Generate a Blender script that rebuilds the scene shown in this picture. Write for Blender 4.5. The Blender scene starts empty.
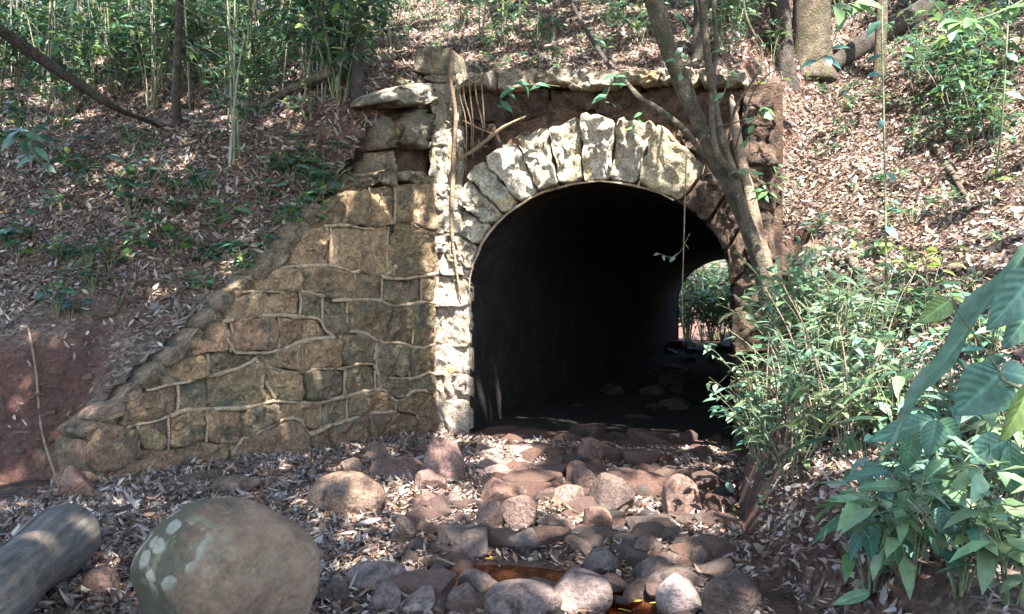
import bpy, bmesh, math, random
import numpy as np
from mathutils import Vector, Matrix, noise as mnoise

rng = np.random.default_rng(11)
random.seed(5)
SC = bpy.context.scene
COL = SC.collection

# ---------------------------------------------------------------- camera
F = 887.0            # focal length in pixels at 1024 wide
EYE = 1.3            # height of the lens above the culvert floor
cam = bpy.data.cameras.new('camera'); cam.sensor_width = 36; cam.lens = F / 1024 * 36
cam.clip_start = .05; cam.clip_end = 400
camo = bpy.data.objects.new('camera', cam); COL.objects.link(camo)
camo.location = (0, 0, EYE); camo.rotation_euler = (math.radians(90), 0, 0)
SC.camera = camo
# ---------------------------------------------------------------- light
SUN_EL = math.radians(60); SH = np.array([.30, -.954])
SUN = np.array([SH[0] * math.cos(SUN_EL), SH[1] * math.cos(SUN_EL), math.sin(SUN_EL)])
w = bpy.data.worlds.new('World'); SC.world = w; w.use_nodes = True
sky = w.node_tree.nodes.new('ShaderNodeTexSky'); sky.sky_type = 'NISHITA'; sky.sun_disc = False
sky.sun_elevation = SUN_EL; sky.sun_rotation = math.atan2(SUN[0], SUN[1])
bg = w.node_tree.nodes['Background']; bg.inputs['Strength'].default_value = .15
w.node_tree.links.new(sky.outputs[0], bg.inputs[0])
sl = bpy.data.lights.new('sun', 'SUN'); sl.energy = 5.0; sl.angle = math.radians(.53); sl.color = (1, .96, .90)
so = bpy.data.objects.new('sun', sl); COL.objects.link(so)
so.rotation_euler = Vector(SUN).to_track_quat('Z', 'Y').to_euler(); so.location = (4, -8, 20)
SC.view_settings.view_transform = 'Standard'; SC.view_settings.look = 'None'
SC.view_settings.exposure = 2.85; SC.view_settings.gamma = 1
SC.cycles.max_bounces = 6; SC.cycles.diffuse_bounces = 4; SC.cycles.transparent_max_bounces = 6
SC.cycles.caustics_reflective = False; SC.cycles.caustics_refractive = False

# ---------------------------------------------------------------- helpers
def vn(p, seed=0):
    """value noise, p (N,3) -> (N,) in -1..1"""
    p = np.atleast_2d(np.asarray(p, float)); i = np.floor(p).astype(np.int64); f = p - i
    f = f * f * (3 - 2 * f)
    def h(a, b, c):
        n = (a * 73856093) ^ (b * 19349663) ^ (c * 83492791) ^ (seed * 2654435)
        n = (n ^ (n >> 13)) * 1274126177 & 0x7fffffff
        n = (n ^ (n >> 15)) * 668265263 & 0x7fffffff
        return (n & 0xffff) / 32767.5 - 1
    r = 0
    for dx in (0, 1):
        for dy in (0, 1):
            for dz in (0, 1):
                wgt = (f[:, 0] if dx else 1 - f[:, 0]) * (f[:, 1] if dy else 1 - f[:, 1]) * (f[:, 2] if dz else 1 - f[:, 2])
                r = r + wgt * h(i[:, 0] + dx, i[:, 1] + dy, i[:, 2] + dz)
    return r
def fbm(p, sc=1., oc=3, seed=0):
    p = np.atleast_2d(np.asarray(p, float)) * sc; r = 0; a = 1.; t = 0
    for k in range(oc):
        r = r + a * vn(p * 2.03 ** k + 17.3 * k, seed + k); t += a; a *= .5
    return r / t
def sst(a, b, x): t = np.clip((x - a) / (b - a), 0, 1); return t * t * (3 - 2 * t)
def link(o, parent=None):
    COL.objects.link(o)
    if parent is not None: o.parent = parent
    return o
def tag(o, label, cat, group=None):
    o['label'] = label; o['category'] = cat
    if group: o['group'] = group
    return o
def thing(name, label, cat, loc=(0, 0, 0), group=None):
    return tag(_empty(name, loc), label, cat, group)
def _empty(name, loc):
    o = bpy.data.objects.new(name, None); o.empty_display_size = .1; o.location = loc; return link(o)
def mk(name, V, Fs, mat, parent=None, center=None, smooth=True, cols=None):
    """world-space vertices -> mesh object, origin at center, parented (parents are never rotated)"""
    V = np.asarray(V, float)
    c = np.asarray(center if center is not None else (V.min(0) + V.max(0)) / 2, float)
    me = bpy.data.meshes.new(name); me.from_pydata((V - c).tolist(), [], Fs); me.update()
    if smooth: me.polygons.foreach_set('use_smooth', np.ones(len(me.polygons), bool))
    if cols is not None:
        a = me.color_attributes.new('Col', 'FLOAT_COLOR', 'POINT')
        a.data.foreach_set('color', np.c_[cols, np.ones(len(cols))].astype(np.float32).ravel())
    me.materials.append(mat)
    o = bpy.data.objects.new(name, me)
    pl = np.zeros(3); q = parent
    while q is not None: pl = pl + np.array(q.location); q = q.parent
    o.location = c - pl
    return link(o, parent)
def fast_mesh(name, V, Fs_tri, Fs_quad, mat, cols, parent=None, center=(0, 0, 0)):
    c = np.asarray(center, float); V = V - c
    me = bpy.data.meshes.new(name)
    nt, nq = len(Fs_tri), len(Fs_quad)
    me.vertices.add(len(V)); me.vertices.foreach_set('co', V.astype(np.float32).ravel())
    me.loops.add(nt * 3 + nq * 4)
    me.loops.foreach_set('vertex_index', np.r_[Fs_tri.ravel(), Fs_quad.ravel()].astype(np.int32))
    me.polygons.add(nt + nq)
    me.polygons.foreach_set('loop_start', np.r_[np.arange(nt) * 3, nt * 3 + np.arange(nq) * 4].astype(np.int32))
    me.polygons.foreach_set('loop_total', np.r_[np.full(nt, 3), np.full(nq, 4)].astype(np.int32))
    me.polygons.foreach_set('use_smooth', np.ones(nt + nq, bool))
    me.update(calc_edges=True)
    if cols is not None:
        a = me.color_attributes.new('Col', 'FLOAT_COLOR', 'POINT')
        a.data.foreach_set('color', np.c_[cols, np.ones(len(cols))].astype(np.float32).ravel())
    me.materials.append(mat)
    o = bpy.data.objects.new(name, me)
    pl = np.zeros(3); q = parent
    while q is not None: pl = pl + np.array(q.location); q = q.parent
    o.location = c - pl
    return link(o, parent)
def unit(v): v = np.asarray(v, float); return v / (np.linalg.norm(v, axis=-1, keepdims=True) + 1e-9)
def leaf_arrays(P, D, N, L, W, C, curl=.25, fold=.0):
    n = len(P); D = unit(D); S = unit(np.cross(D, N)); N = np.cross(S, D)
    L = L[:, None]; W = W[:, None]; curl = np.broadcast_to(np.asarray(curl), (n,))[:, None]
    def pt(t, s, up=0.): return P + D * L * t + S * W * s - N * (L * curl * t * t) + N * W * up
    V = np.stack([pt(0, 0), pt(.33, .5, fold), pt(.33, -.5, fold), pt(.70, .36, fold), pt(.70, -.36, fold), pt(1, 0)], 1).reshape(-1, 3)
    b = np.arange(n)[:, None] * 6
    tri = np.concatenate([b + np.array([[0, 2, 1]]), b + np.array([[3, 4, 5]])], 0)
    quad = b + np.array([[1, 2, 4, 3]])
    return V, tri, quad, np.repeat(C, 6, 0)
def leaves(name, P, D, N, L, W, C, mat, parent=None, center=(0, 0, 0), curl=.25, fold=0.):
    V, t, q, c = leaf_arrays(np.asarray(P), np.asarray(D), np.asarray(N), np.asarray(L), np.asarray(W), np.asarray(C), curl, fold)
    return fast_mesh(name, V, t, q, mat, c, parent, center)
def tube_data(pts, rad, n=8, rough=0., seed=0, cap=True):
    pts = np.asarray(pts, float); m = len(pts); rad = np.broadcast_to(np.asarray(rad, float), (m,))
    T = np.gradient(pts, axis=0); T = unit(T)
    a = np.array([0, 0, 1.]) if abs(T[0, 2]) < .8 else np.array([1., 0, 0])
    u = unit(np.cross(T[0], a)); V = []
    ang = np.arange(n) * 2 * math.pi / n
    for i in range(m):
        u = unit(u - T[i] * np.dot(u, T[i])); v = np.cross(T[i], u)
        ring = pts[i] + rad[i] * (np.cos(ang)[:, None] * u + np.sin(ang)[:, None] * v)
        V.append(ring)
    V = np.array(V)
    if rough:
        k = 1 + rough * fbm(V.reshape(-1, 3), 1.2 / max(rad.max(), .004) * .5, 3, seed).reshape(m, n)
        V = pts[:, None] + (V - pts[:, None]) * k[..., None]
    V = V.reshape(-1, 3)
    Fs = [(i * n + j, i * n + (j + 1) % n, (i + 1) * n + (j + 1) % n, (i + 1) * n + j) for i in range(m - 1) for j in range(n)]
    if cap: Fs += [tuple(range(n))[::-1], tuple(range((m - 1) * n, m * n))]
    return V, Fs
def spline(pts, k=5):
    p = np.asarray(pts, float)
    if len(p) < 3:
        t = np.linspace(0, 1, k + 1)[:, None]; return p[0] * (1 - t) + p[-1] * t
    q = np.vstack([2 * p[0] - p[1], p, 2 * p[-1] - p[-2]]); out = []
    for i in range(1, len(q) - 2):
        for t in np.arange(k) / k:
            a, b, c, d = q[i - 1], q[i], q[i + 1], q[i + 2]
            out.append(.5 * ((2 * b) + (c - a) * t + (2 * a - 5 * b + 4 * c - d) * t * t + (3 * b - a - 3 * c + d) * t ** 3))
    out.append(p[-1]); return np.array(out)
def tube(name, pts, rad, mat, parent=None, n=8, k=5, rough=.1, center=None, seed=0, wob=0.):
    pts = np.asarray(pts, float); m = len(pts)
    rad = np.broadcast_to(np.asarray(rad, float), (m,))
    P = spline(pts, k); r = np.interp(np.linspace(0, m - 1, len(P)), np.arange(m), rad)
    if wob: P = P + np.stack([fbm(P * 1.0 + 9 * q, 2.2, 2, seed + q) for q in range(3)], 1) * wob
    V, Fs = tube_data(P, r, n, rough, seed)
    return mk(name, V, Fs, mat, parent, center)
def joined(parts):
    V, Fs, o = [], [], 0
    for v, f in parts:
        V.append(v); Fs += [tuple(i + o for i in q) for q in f]; o += len(v)
    return np.vstack(V), Fs

# ---------------------------------------------------------------- materials
def nodes(name):
    m = bpy.data.materials.new(name); m.use_nodes = True
    nt = m.node_tree; return m, nt, nt.nodes['Principled BSDF'], nt.nodes.new, nt.links.new
def ramp(nt, stops, fac):
    r = nt.nodes.new('ShaderNodeValToRGB'); e = r.color_ramp.elements
    while len(e) < len(stops): e.new(.5)
    for k, (p, c) in enumerate(stops): e[k].position = p; e[k].color = (*c, 1) if len(c) == 3 else c
    nt.links.new(fac, r.inputs[0]); return r.outputs[0]
def mixc(nt, fac, a, b, mode='MIX'):
    m = nt.nodes.new('ShaderNodeMix'); m.data_type = 'RGBA'; m.blend_type = mode
    for s, v in ((0, fac), (6, a), (7, b)):
        if hasattr(v, 'is_output'): nt.links.new(v, m.inputs[s])
        else: m.inputs[s].default_value = v if s == 0 else (*v, 1)
    return m.outputs[2]
def tex_noise(nt, co, scale, detail=6, rough=.6, dist=0.):
    n = nt.nodes.new('ShaderNodeTexNoise'); n.inputs['Scale'].default_value = scale; n.inputs['Detail'].default_value = detail
    n.inputs['Roughness'].default_value = rough; n.inputs['Distortion'].default_value = dist
    nt.links.new(co, n.inputs['Vector']); return n.outputs['Fac']
def rock_mat(name, stops, scale=6., bump=.5, rough=.85, patches=(), objcol=False, rnd=True, bumpscale=22., spec=.3, lo=.28, hi=1.9):
    """stops: colour ramp over broad noise; patches: (colour, scale, lo, hi) stains, lichen and mossy growth"""
    m, nt, b, new, lk = nodes(name)
    tc = new('ShaderNodeTexCoord'); oi = new('ShaderNodeObjectInfo')
    co = tc.outputs['Object']
    if rnd:
        mul = new('ShaderNodeVectorMath'); mul.operation = 'MULTIPLY_ADD'
        cmb = new('ShaderNodeCombineXYZ')
        for k in range(3): lk(oi.outputs['Random'], cmb.inputs[k])
        lk(cmb.outputs[0], mul.inputs[0]); mul.inputs[1].default_value = (37, 53, 71); lk(co, mul.inputs[2]); co = mul.outputs[0]
    c = ramp(nt, stops, tex_noise(nt, co, scale, 8, .65, .3))
    if objcol: c = mixc(nt, .62, c, oi.outputs['Color'], 'MIX'); c = mixc(nt, .9, c, ramp(nt, [(.28, (lo, lo, lo)), (.5, (.95, .95, .95)), (.72, (hi, hi * .975, hi * .92))], tex_noise(nt, co, scale * 2.4, 10, .75, .3)), 'MULTIPLY')
    for k, (pc, ps, lo, hi) in enumerate(patches):
        off = new('ShaderNodeVectorMath'); off.operation = 'ADD'; off.inputs[1].default_value = (k * 13.1 + 3, k * 7.7, 5); lk(co, off.inputs[0])
        mask = ramp(nt, [(lo, (0, 0, 0)), (hi, (1, 1, 1))], tex_noise(nt, off.outputs[0], ps, 7, .7, .5))
        c = mixc(nt, mask, c, pc)
    fine = tex_noise(nt, co, bumpscale * 2.2, 6, .7)
    c = mixc(nt, .9, c, ramp(nt, [(.32, (.42, .42, .42)), (.68, (1.55, 1.55, 1.55))], fine), 'MULTIPLY')
    lk(c, b.inputs['Base Color']); b.inputs['Roughness'].default_value = rough; b.inputs['Specular IOR Level'].default_value = spec
    bp = new('ShaderNodeBump'); bp.inputs['Strength'].default_value = bump; bp.inputs['Distance'].default_value = .05
    ad = new('ShaderNodeMath'); ad.operation = 'MULTIPLY_ADD'; ad.inputs[1].default_value = .35
    lk(fine, ad.inputs[0]); lk(tex_noise(nt, co, bumpscale, 8, .65), ad.inputs[2]); lk(ad.outputs[0], bp.inputs['Height'])
    lk(bp.outputs[0], b.inputs['Normal'])
    return m
def leaf_mat(name, transl=.35, rough=.55, spec=.3, vein=False):
    m, nt, b, new, lk = nodes(name)
    a = new('ShaderNodeAttribute'); a.attribute_name = 'Col'
    tc = new('ShaderNodeTexCoord')
    c = mixc(nt, .8, a.outputs['Color'], ramp(nt, [(.3, (.6, .6, .6)), (.7, (1.3, 1.3, 1.3))], tex_noise(nt, tc.outputs['Object'], 30, 4)), 'MULTIPLY')
    lk(c, b.inputs['Base Color']); b.inputs['Roughness'].default_value = rough; b.inputs['Specular IOR Level'].default_value = spec
    if transl:
        t = new('ShaderNodeBsdfTranslucent'); lk(c, t.inputs[0]); mx = new('ShaderNodeMixShader'); mx.inputs[0].default_value = transl
        lk(b.outputs[0], mx.inputs[1]); lk(t.outputs[0], mx.inputs[2]); lk(mx.outputs[0], nt.nodes['Material Output'].inputs[0])
    return m
M = {}
M['soil'] = rock_mat('soil', [(.3, (.040, .020, .015)), (.5, (.080, .038, .028)), (.7, (.13, .068, .048))], 2.2, .9, .95, [((.12, .085, .06), 1.3, .5, .62), ((.035, .02, .015), 5., .56, .64)], rnd=False, bumpscale=14)
M['bed'] = rock_mat('stream_bed_soil', [(.3, (.05, .028, .02)), (.5, (.10, .055, .038)), (.7, (.16, .10, .07))], 3, .9, .9, [((.035, .022, .016), 4., .52, .62)], rnd=False, bumpscale=18)
M['wing'] = rock_mat('wing_stone', [(.3, (.07, .056, .036)), (.5, (.16, .115, .07)), (.7, (.27, .185, .105))], 5, .9, .9,
    [((.10, .088, .058), 3.2, .52, .62), ((.30, .22, .11), 4.2, .57, .66), ((.36, .34, .27), 7., .66, .72), ((.03, .026, .02), 6.5, .62, .70), ((.24, .12, .065), 2.3, .60, .72)], objcol=True)
M['pale'] = rock_mat('lime_crusted_stone', [(.3, (.22, .20, .16)), (.5, (.40, .37, .31)), (.7, (.56, .53, .46))], 4.5, 1., .9,
    [((.17, .155, .115), 3.5, .50, .66), ((.38, .28, .14), 4., .54, .68), ((.13, .105, .08), 9., .60, .68)], objcol=True, lo=.5, hi=1.45)
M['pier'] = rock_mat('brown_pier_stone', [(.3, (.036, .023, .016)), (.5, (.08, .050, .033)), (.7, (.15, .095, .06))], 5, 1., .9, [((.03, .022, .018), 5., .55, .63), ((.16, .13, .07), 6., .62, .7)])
M['core'] = rock_mat('old_mortar', [(.3, (.09, .06, .038)), (.5, (.18, .125, .078)), (.7, (.29, .205, .135))], 7, 1., .95, [((.05, .05, .035), 4., .55, .64), ((.16, .07, .045), 3., .6, .7)], rnd=False)
M['dark_core'] = rock_mat('dark_brown_core', [(.3, (.04, .022, .015)), (.5, (.085, .05, .033)), (.7, (.14, .09, .06))], 5, 1., .95, [((.03, .02, .015), 4., .5, .6)], rnd=False)  # dark brown for the recessed core and spandrel
M['bead'] = rock_mat('raised_mortar', [(.3, (.24, .165, .10)), (.5, (.38, .275, .175)), (.7, (.50, .38, .26))], 12, .7, .95, [((.10, .09, .065), 4., .58, .66)], rnd=False, bumpscale=40)
M['vault'] = rock_mat('shade_darkened_vault', [(.3, (.006, .0045, .004)), (.5, (.012, .0085, .007)), (.7, (.026, .017, .013))], 2.5, .9, .95, [((.04, .025, .02), 1.5, .5, .65)], rnd=False)  # vault colour taken near black, so the tunnel's shade is painted in
M['rock'] = rock_mat('river_rock', [(.3, (.07, .040, .030)), (.5, (.125, .078, .06)), (.7, (.19, .125, .098))], 5, .8, .52, [((.21, .145, .115), 2.5, .60, .74), ((.04, .024, .019), 6., .54, .66)], objcol=True, spec=.4)
M['boulder'] = None
M['bark'] = rock_mat('tree_bark', [(.3, (.045, .034, .023)), (.5, (.105, .082, .056)), (.7, (.19, .155, .11))], 9, 1., .95, [((.07, .075, .036), 5., .53, .63), ((.30, .27, .21), 11., .62, .68), ((.03, .022, .016), 8., .6, .66)], rnd=False, bumpscale=36)
M['bark_dark'] = rock_mat('dark_bark', [(.3, (.025, .020, .016)), (.5, (.06, .048, .038)), (.7, (.11, .09, .07))], 9, 1., .9, [((.05, .06, .035), 5., .58, .66)], rnd=False, bumpscale=36)
M['root'] = rock_mat('root_bark', [(.3, (.13, .085, .055)), (.5, (.24, .165, .11)), (.7, (.36, .27, .19))], 14, .7, .9, [], rnd=False, bumpscale=50)
M['stem'] = rock_mat('green_stem', [(.3, (.055, .07, .035)), (.5, (.12, .14, .07)), (.7, (.23, .24, .14))], 6, .4, .7, [((.20, .15, .10), 3., .55, .65)], bumpscale=40)
M['stem_pale'] = rock_mat('pale_cane', [(.3, (.10, .105, .07)), (.5, (.18, .18, .125)), (.7, (.30, .29, .21))], 5, .4, .6, [((.13, .10, .07), 3., .56, .65)], bumpscale=40)
M['litter'] = leaf_mat('dry_leaf', .12, .7, .14)
M['leaf'] = leaf_mat('green_leaf', .35, .42, .45)
M['bigleaf'] = leaf_mat('broad_green_leaf', .30, .48, .4)

def soil_by_slope(m):
    nt = m.node_tree; b = nt.nodes['Principled BSDF']; src = b.inputs['Base Color'].links[0].from_socket
    g = nt.nodes.new('ShaderNodeNewGeometry'); sp = nt.nodes.new('ShaderNodeSeparateXYZ'); nt.links.new(g.outputs['True Normal'], sp.inputs[0])
    f = ramp(nt, [(.55, (0, 0, 0)), (.74, (1, 1, 1))], sp.outputs[2])
    tc = nt.nodes.new('ShaderNodeTexCoord'); wv = nt.nodes.new('ShaderNodeTexNoise'); wv.inputs['Scale'].default_value = 9; nt.links.new(tc.outputs['Object'], wv.inputs['Vector'])
    am = nt.nodes.new('ShaderNodeVectorMath'); am.operation = 'MULTIPLY_ADD'; am.inputs[1].default_value = (.35, .35, .35); nt.links.new(wv.outputs['Color'], am.inputs[0]); nt.links.new(tc.outputs['Object'], am.inputs[2])
    vo = nt.nodes.new('ShaderNodeTexVoronoi'); vo.inputs['Scale'].default_value = 26; nt.links.new(am.outputs[0], vo.inputs['Vector'])
    sc = nt.nodes.new('ShaderNodeSeparateColor'); nt.links.new(vo.outputs['Color'], sc.inputs[0])
    frag = ramp(nt, [(0., (.035, .024, .018)), (.35, (.075, .05, .036)), (.65, (.12, .082, .06)), (.85, (.19, .145, .11)), (1., (.26, .21, .17))], sc.outputs[0])
    nt.links.new(mixc(nt, f, src, mixc(nt, .78, src, frag)), b.inputs['Base Color'])
soil_by_slope(M['soil'])
# boulder: pink-brown with grey lichen discs, darker towards its left side
def boulder_mat():
    m, nt, b, new, lk = nodes('lichened_boulder'); tc = new('ShaderNodeTexCoord'); co = tc.outputs['Object']
    c = ramp(nt, [(.3, (.085, .055, .034)), (.5, (.165, .11, .072)), (.7, (.25, .17, .115))], tex_noise(nt, co, 4.5, 8, .65, .4))
    sp = new('ShaderNodeSeparateXYZ'); lk(co, sp.inputs[0])
    ad = new('ShaderNodeMath'); ad.operation = 'MULTIPLY_ADD'; lk(sp.outputs[0], ad.inputs[0]); ad.inputs[1].default_value = -1.0; lk(tex_noise(nt, co, 5, 8, .7), ad.inputs[2])
    darkening = ramp(nt, [(.50, (0, 0, 0)), (.64, (.9, .9, .9))], ad.outputs[0]); c = mixc(nt, darkening, c, (.065, .06, .038))
    c = mixc(nt, ramp(nt, [(.56, (0, 0, 0)), (.62, (.8, .8, .8))], tex_noise(nt, co, 7.5, 8, .75, .8)), c, (.15, .145, .095))
    vo = new('ShaderNodeTexVoronoi'); vo.inputs['Scale'].default_value = 11; vo.inputs['Randomness'].default_value = 1.
    wob = new('ShaderNodeVectorMath'); wob.operation = 'ADD'
    nz = new('ShaderNodeTexNoise'); nz.inputs['Scale'].default_value = 14; lk(co, nz.inputs['Vector'])
    sc_ = new('ShaderNodeVectorMath'); sc_.operation = 'SCALE'; sc_.inputs['Scale'].default_value = .05; lk(nz.outputs['Color'], sc_.inputs[0])
    lk(co, wob.inputs[0]); lk(sc_.outputs[0], wob.inputs[1]); lk(wob.outputs[0], vo.inputs['Vector'])
    spot = ramp(nt, [(.30, (.8, .8, .8)), (.40, (0, 0, 0))], vo.outputs['Distance'])
    reg = new('ShaderNodeVectorMath'); reg.operation = 'DISTANCE'; lk(co, reg.inputs[0]); reg.inputs[1].default_value = (-.20, -.20, .22)
    rm = ramp(nt, [(.16, (1, 1, 1)), (.21, (0, 0, 0))], reg.outputs['Value'])
    c = mixc(nt, mixc(nt, 1., spot, rm, 'MULTIPLY'), c, (.27, .26, .205))
    fine = tex_noise(nt, co, 48, 7, .7)
    c = mixc(nt, .7, c, ramp(nt, [(.3, (.6, .6, .6)), (.7, (1.3, 1.3, 1.3))], fine), 'MULTIPLY')
    lk(c, b.inputs['Base Color']); b.inputs['Roughness'].default_value = .85; b.inputs['Specular IOR Level'].default_value = .25
    bp = new('ShaderNodeBump'); bp.inputs['Strength'].default_value = .9; bp.inputs['Distance'].default_value = .025
    lk(tex_noise(nt, co, 9, 12, .72), bp.inputs['Height']); lk(bp.outputs[0], b.inputs['Normal']); return m
M['boulder'] = boulder_mat()
def water_mat():
    m, nt, b, new, lk = nodes('tea_brown_water'); tc = new('ShaderNodeTexCoord')
    b.inputs['Base Color'].default_value = (.13, .045, .02, 1); b.inputs['Roughness'].default_value = .04; b.inputs['IOR'].default_value = 1.33
    tr = new('ShaderNodeBsdfTransparent'); tr.inputs[0].default_value = (.62, .34, .2, 1)
    mx = new('ShaderNodeMixShader'); mx.inputs[0].default_value = .45
    lk(b.outputs[0], mx.inputs[1]); lk(tr.outputs[0], mx.inputs[2]); lk(mx.outputs[0], nt.nodes['Material Output'].inputs[0])
    bp = new('ShaderNodeBump'); bp.inputs['Strength'].default_value = .08; bp.inputs['Distance'].default_value = .01
    lk(tex_noise(nt, tc.outputs['Object'], 9, 3), bp.inputs['Height']); lk(bp.outputs[0], b.inputs['Normal']); return m
M['water'] = water_mat()
def log_mat():
    m, nt, b, new, lk = nodes('weathered_log'); tc = new('ShaderNodeTexCoord')
    mp = new('ShaderNodeMapping'); mp.inputs['Scale'].default_value = (1.2, 14, 14); lk(tc.outputs['Object'], mp.inputs[0])
    g = tex_noise(nt, mp.outputs[0], 2.2, 8, .7, .4)
    c = ramp(nt, [(.3, (.030, .025, .021)), (.5, (.095, .080, .065)), (.7, (.20, .17, .135))], g)
    c = mixc(nt, ramp(nt, [(.55, (0, 0, 0)), (.66, (.8, .8, .8))], tex_noise(nt, tc.outputs['Object'], 5, 6, .7)), c, (.19, .125, .085))
    lk(c, b.inputs['Base Color']); b.inputs['Roughness'].default_value = .8
    bp = new('ShaderNodeBump'); bp.inputs['Strength'].default_value = .7; bp.inputs['Distance'].default_value = .012
    lk(g, bp.inputs['Height']); lk(bp.outputs[0], b.inputs['Normal']); return m
M['log'] = log_mat()

# ---------------------------------------------------------------- terrain
C0 = np.array([.82, 8.89]); AX = np.array([.322, .947]); RT = np.array([.947, -.322])   # arch foot, tunnel axis, along the facade
W0 = np.array([-.765, 9.43]); W1 = np.array([-3.05, 6.25])                             # wing wall foot: corner and far end
WD = (W1 - W0) / np.linalg.norm(W1 - W0); WN = np.array([-WD[1], WD[0]]);
if WN[0] < 0: WN = -WN
def us(x, y): dx = x - C0[0]; dy = y - C0[1]; return dx * RT[0] + dy * RT[1], dx * AX[0] + dy * AX[1]
TL = 15.0   # tunnel length
def prof(s): return np.where(s < 0, .8 * s, np.where(s < 10, .58 * s, np.where(s < 11.5, 5.8, 5.8 - 1.66 * (s - 11.5))))
def profr(s): return np.where(s < 0, .5 * s, np.where(s < 10, .64 * s, np.where(s < 11.5, 6.4, 6.4 - 1.8 * (s - 11.5))))
BANK = np.array([(.95, -9.), (1.0, 3.), (1.15, 4.2), (1.50, 6.), (2.0, 7.55), (2.40, 8.38)])
def bank_x(y): return np.interp(y, BANK[:, 1], BANK[:, 0])
def G(x, y):
    x = np.asarray(x, float); y = np.asarray(y, float); u, s = us(x, y)
    p = np.stack([x, y, 0 * x], -1).reshape(-1, 3)
    n = (fbm(p, .9, 2, 3) * .05 + fbm(p, 3.5, 3, 8) * .025).reshape(x.shape)
    z = n + .05 * sst(-.9, -2.6, x) * sst(9, 7, y) + .05 * sst(3.2, 1.5, y)
    z = z - .13 * np.exp(-(((x - .02) / .62) ** 2 + ((y - 4.45) / .36) ** 2)) - .11 * np.exp(-(((x - .60) / .30) ** 2 + ((y - 4.0) / .40) ** 2))
    z = z + .28 * sst(7, 14, s) * (s < 20)
    z = z + .45 * np.maximum(0, s - 20) * sst(20, 24, s)
    return np.where(s > 45, z * 0 + 11 + n, z)
def H(x, y):
    x = np.asarray(x, float); y = np.asarray(y, float); u, s = us(x, y)
    p = np.stack([x, y, 0 * x], -1).reshape(-1, 3)
    n = (fbm(p, .55, 2, 21) * .16 + fbm(p, 2.1, 3, 5) * .07).reshape(x.shape)
    zl = 3.38 + prof(s) + .05 * np.maximum(0, -u - 1.7)
    bd = -((x - W0[0]) * WN[0] + (y - W0[1]) * WN[1])
    k = sst(.1, 1.1, bd)
    zl = zl + .42 * k * sst(.3, -1.2, s)
    Q_ = W0 + WD * .55 - WN * .55; zl = zl + .62 * np.exp(-(((x - Q_[0]) ** 2 + (y - Q_[1]) ** 2) / .75 ** 2))
    zr = 1.85 + profr(s) + .42 * np.clip(u - 1.75, 0, 2.6)
    zr = np.maximum(zr, .42) + .08 * np.exp(-((zr - .42) / .2) ** 2)
    t = sst(1.12, 1.74 + .9 * sst(.6, 4, s), u)
    nw = sst(.0, .7, np.abs(bd)) * sst(0, .5, np.abs(s) + np.maximum(0, np.abs(u) - 1.7))
    z = zl * (1 - t) + zr * t + n * (.25 + .75 * nw)
    # eroded red bank left of the wing wall
    foot = 6.2 + .12 * np.sin(x * 3.1) + .06 * np.sin(x * 7.7 + 1)
    z = np.where(x < -2.9, np.minimum(z, -.05 + 2.1 * (y - foot) + n), z)
    # steep right bank of the stream
    d = (x - bank_x(y)) * .95
    stp = 1.7 + 3.3 * sst(4.5, 7.2, y)
    z = np.where((u > 1.3) & (s < .2), np.minimum(z, -.12 + stp * d + n * .8), z)
    return np.maximum(z, -1.5)
CH = np.vstack([[(-3.2, -9.)], BANK, [C0 + RT * 1.72 + AX * .2], [C0 - RT * 1.62 + AX * .2], [W0 - WN * .12 ], [W1 - WN * .12], [(-3.2, 6.2)]])
def inpoly(x, y, P):
    x = np.asarray(x); r = np.zeros(x.shape, bool); j = len(P) - 1
    for i in range(len(P)):
        xi, yi = P[i]; xj, yj = P[j]
        r ^= ((yi > y) != (yj > y)) & (x < (xj - xi) * (y - yi) / (yj - yi + 1e-12) + xi); j = i
    return r
def surf(x, y):
    u, s = us(np.asarray(x, float), np.asarray(y, float))
    h = np.where(inpoly(x, y, CH) | ((np.abs(u) < 2.0) & (s > TL - .1)), -9, H(x, y))
    return np.maximum(G(x, y), h)
def snorm(x, y, f=surf, e=.06):
    gx = (f(x + e, y) - f(x - e, y)) / (2 * e); gy = (f(x, y + e) - f(x, y - e)) / (2 * e)
    gx = np.clip(gx, -3, 3); gy = np.clip(gy, -3, 3)
    return unit(np.stack([-gx, -gy, np.ones_like(gx)], -1))
def hit(px, py, f=surf, y0=1.2, y1=34):
    Y = np.arange(y0, y1, .02); X = (px - 512) / F * Y; Z = EYE + (307 - py) / F * Y
    below = Z < f(X, Y); i = int(np.argmax(below)) if below.any() else len(Y) - 1
    return np.array([X[i], Y[i], float(f(X[i:i + 1], Y[i:i + 1])[0])])
def at(px, py, Y): return np.array([(px - 512) / F * Y, Y, EYE + (307 - py) / F * Y])
def grid(name, xs, ys, fz, keep, mat):
    X, Y = np.meshgrid(xs, ys); Z = fz(X, Y); nx, ny = len(xs), len(ys)
    V = np.stack([X, Y, Z], -1).reshape(-1, 3)
    i = np.arange((nx - 1) * (ny - 1)); r, c = i // (nx - 1), i % (nx - 1); a = r * nx + c
    q = np.stack([a, a + 1, a + nx + 1, a + nx], 1)
    if keep is not None: q = q[keep(V[q].mean(1), V[q])]
    used = np.unique(q); mp = np.zeros(len(V), int); mp[used] = np.arange(len(used))
    o = fast_mesh(name, V[used], np.zeros((0, 3), int), mp[q], mat, None); o['kind'] = 'structure'; return o
def axis(lo, a, b, hi, d, D): return np.unique(np.round(np.r_[np.arange(lo, a, D), np.arange(a, b, d), np.arange(b, hi + D, D)], 4))
grid('stream_bed', axis(-60, -4.5, 3.2, 60, .07, 1.6), axis(-60, 1.2, 9.6, 70, .07, 1.2), G, None, M['bed'])
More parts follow.
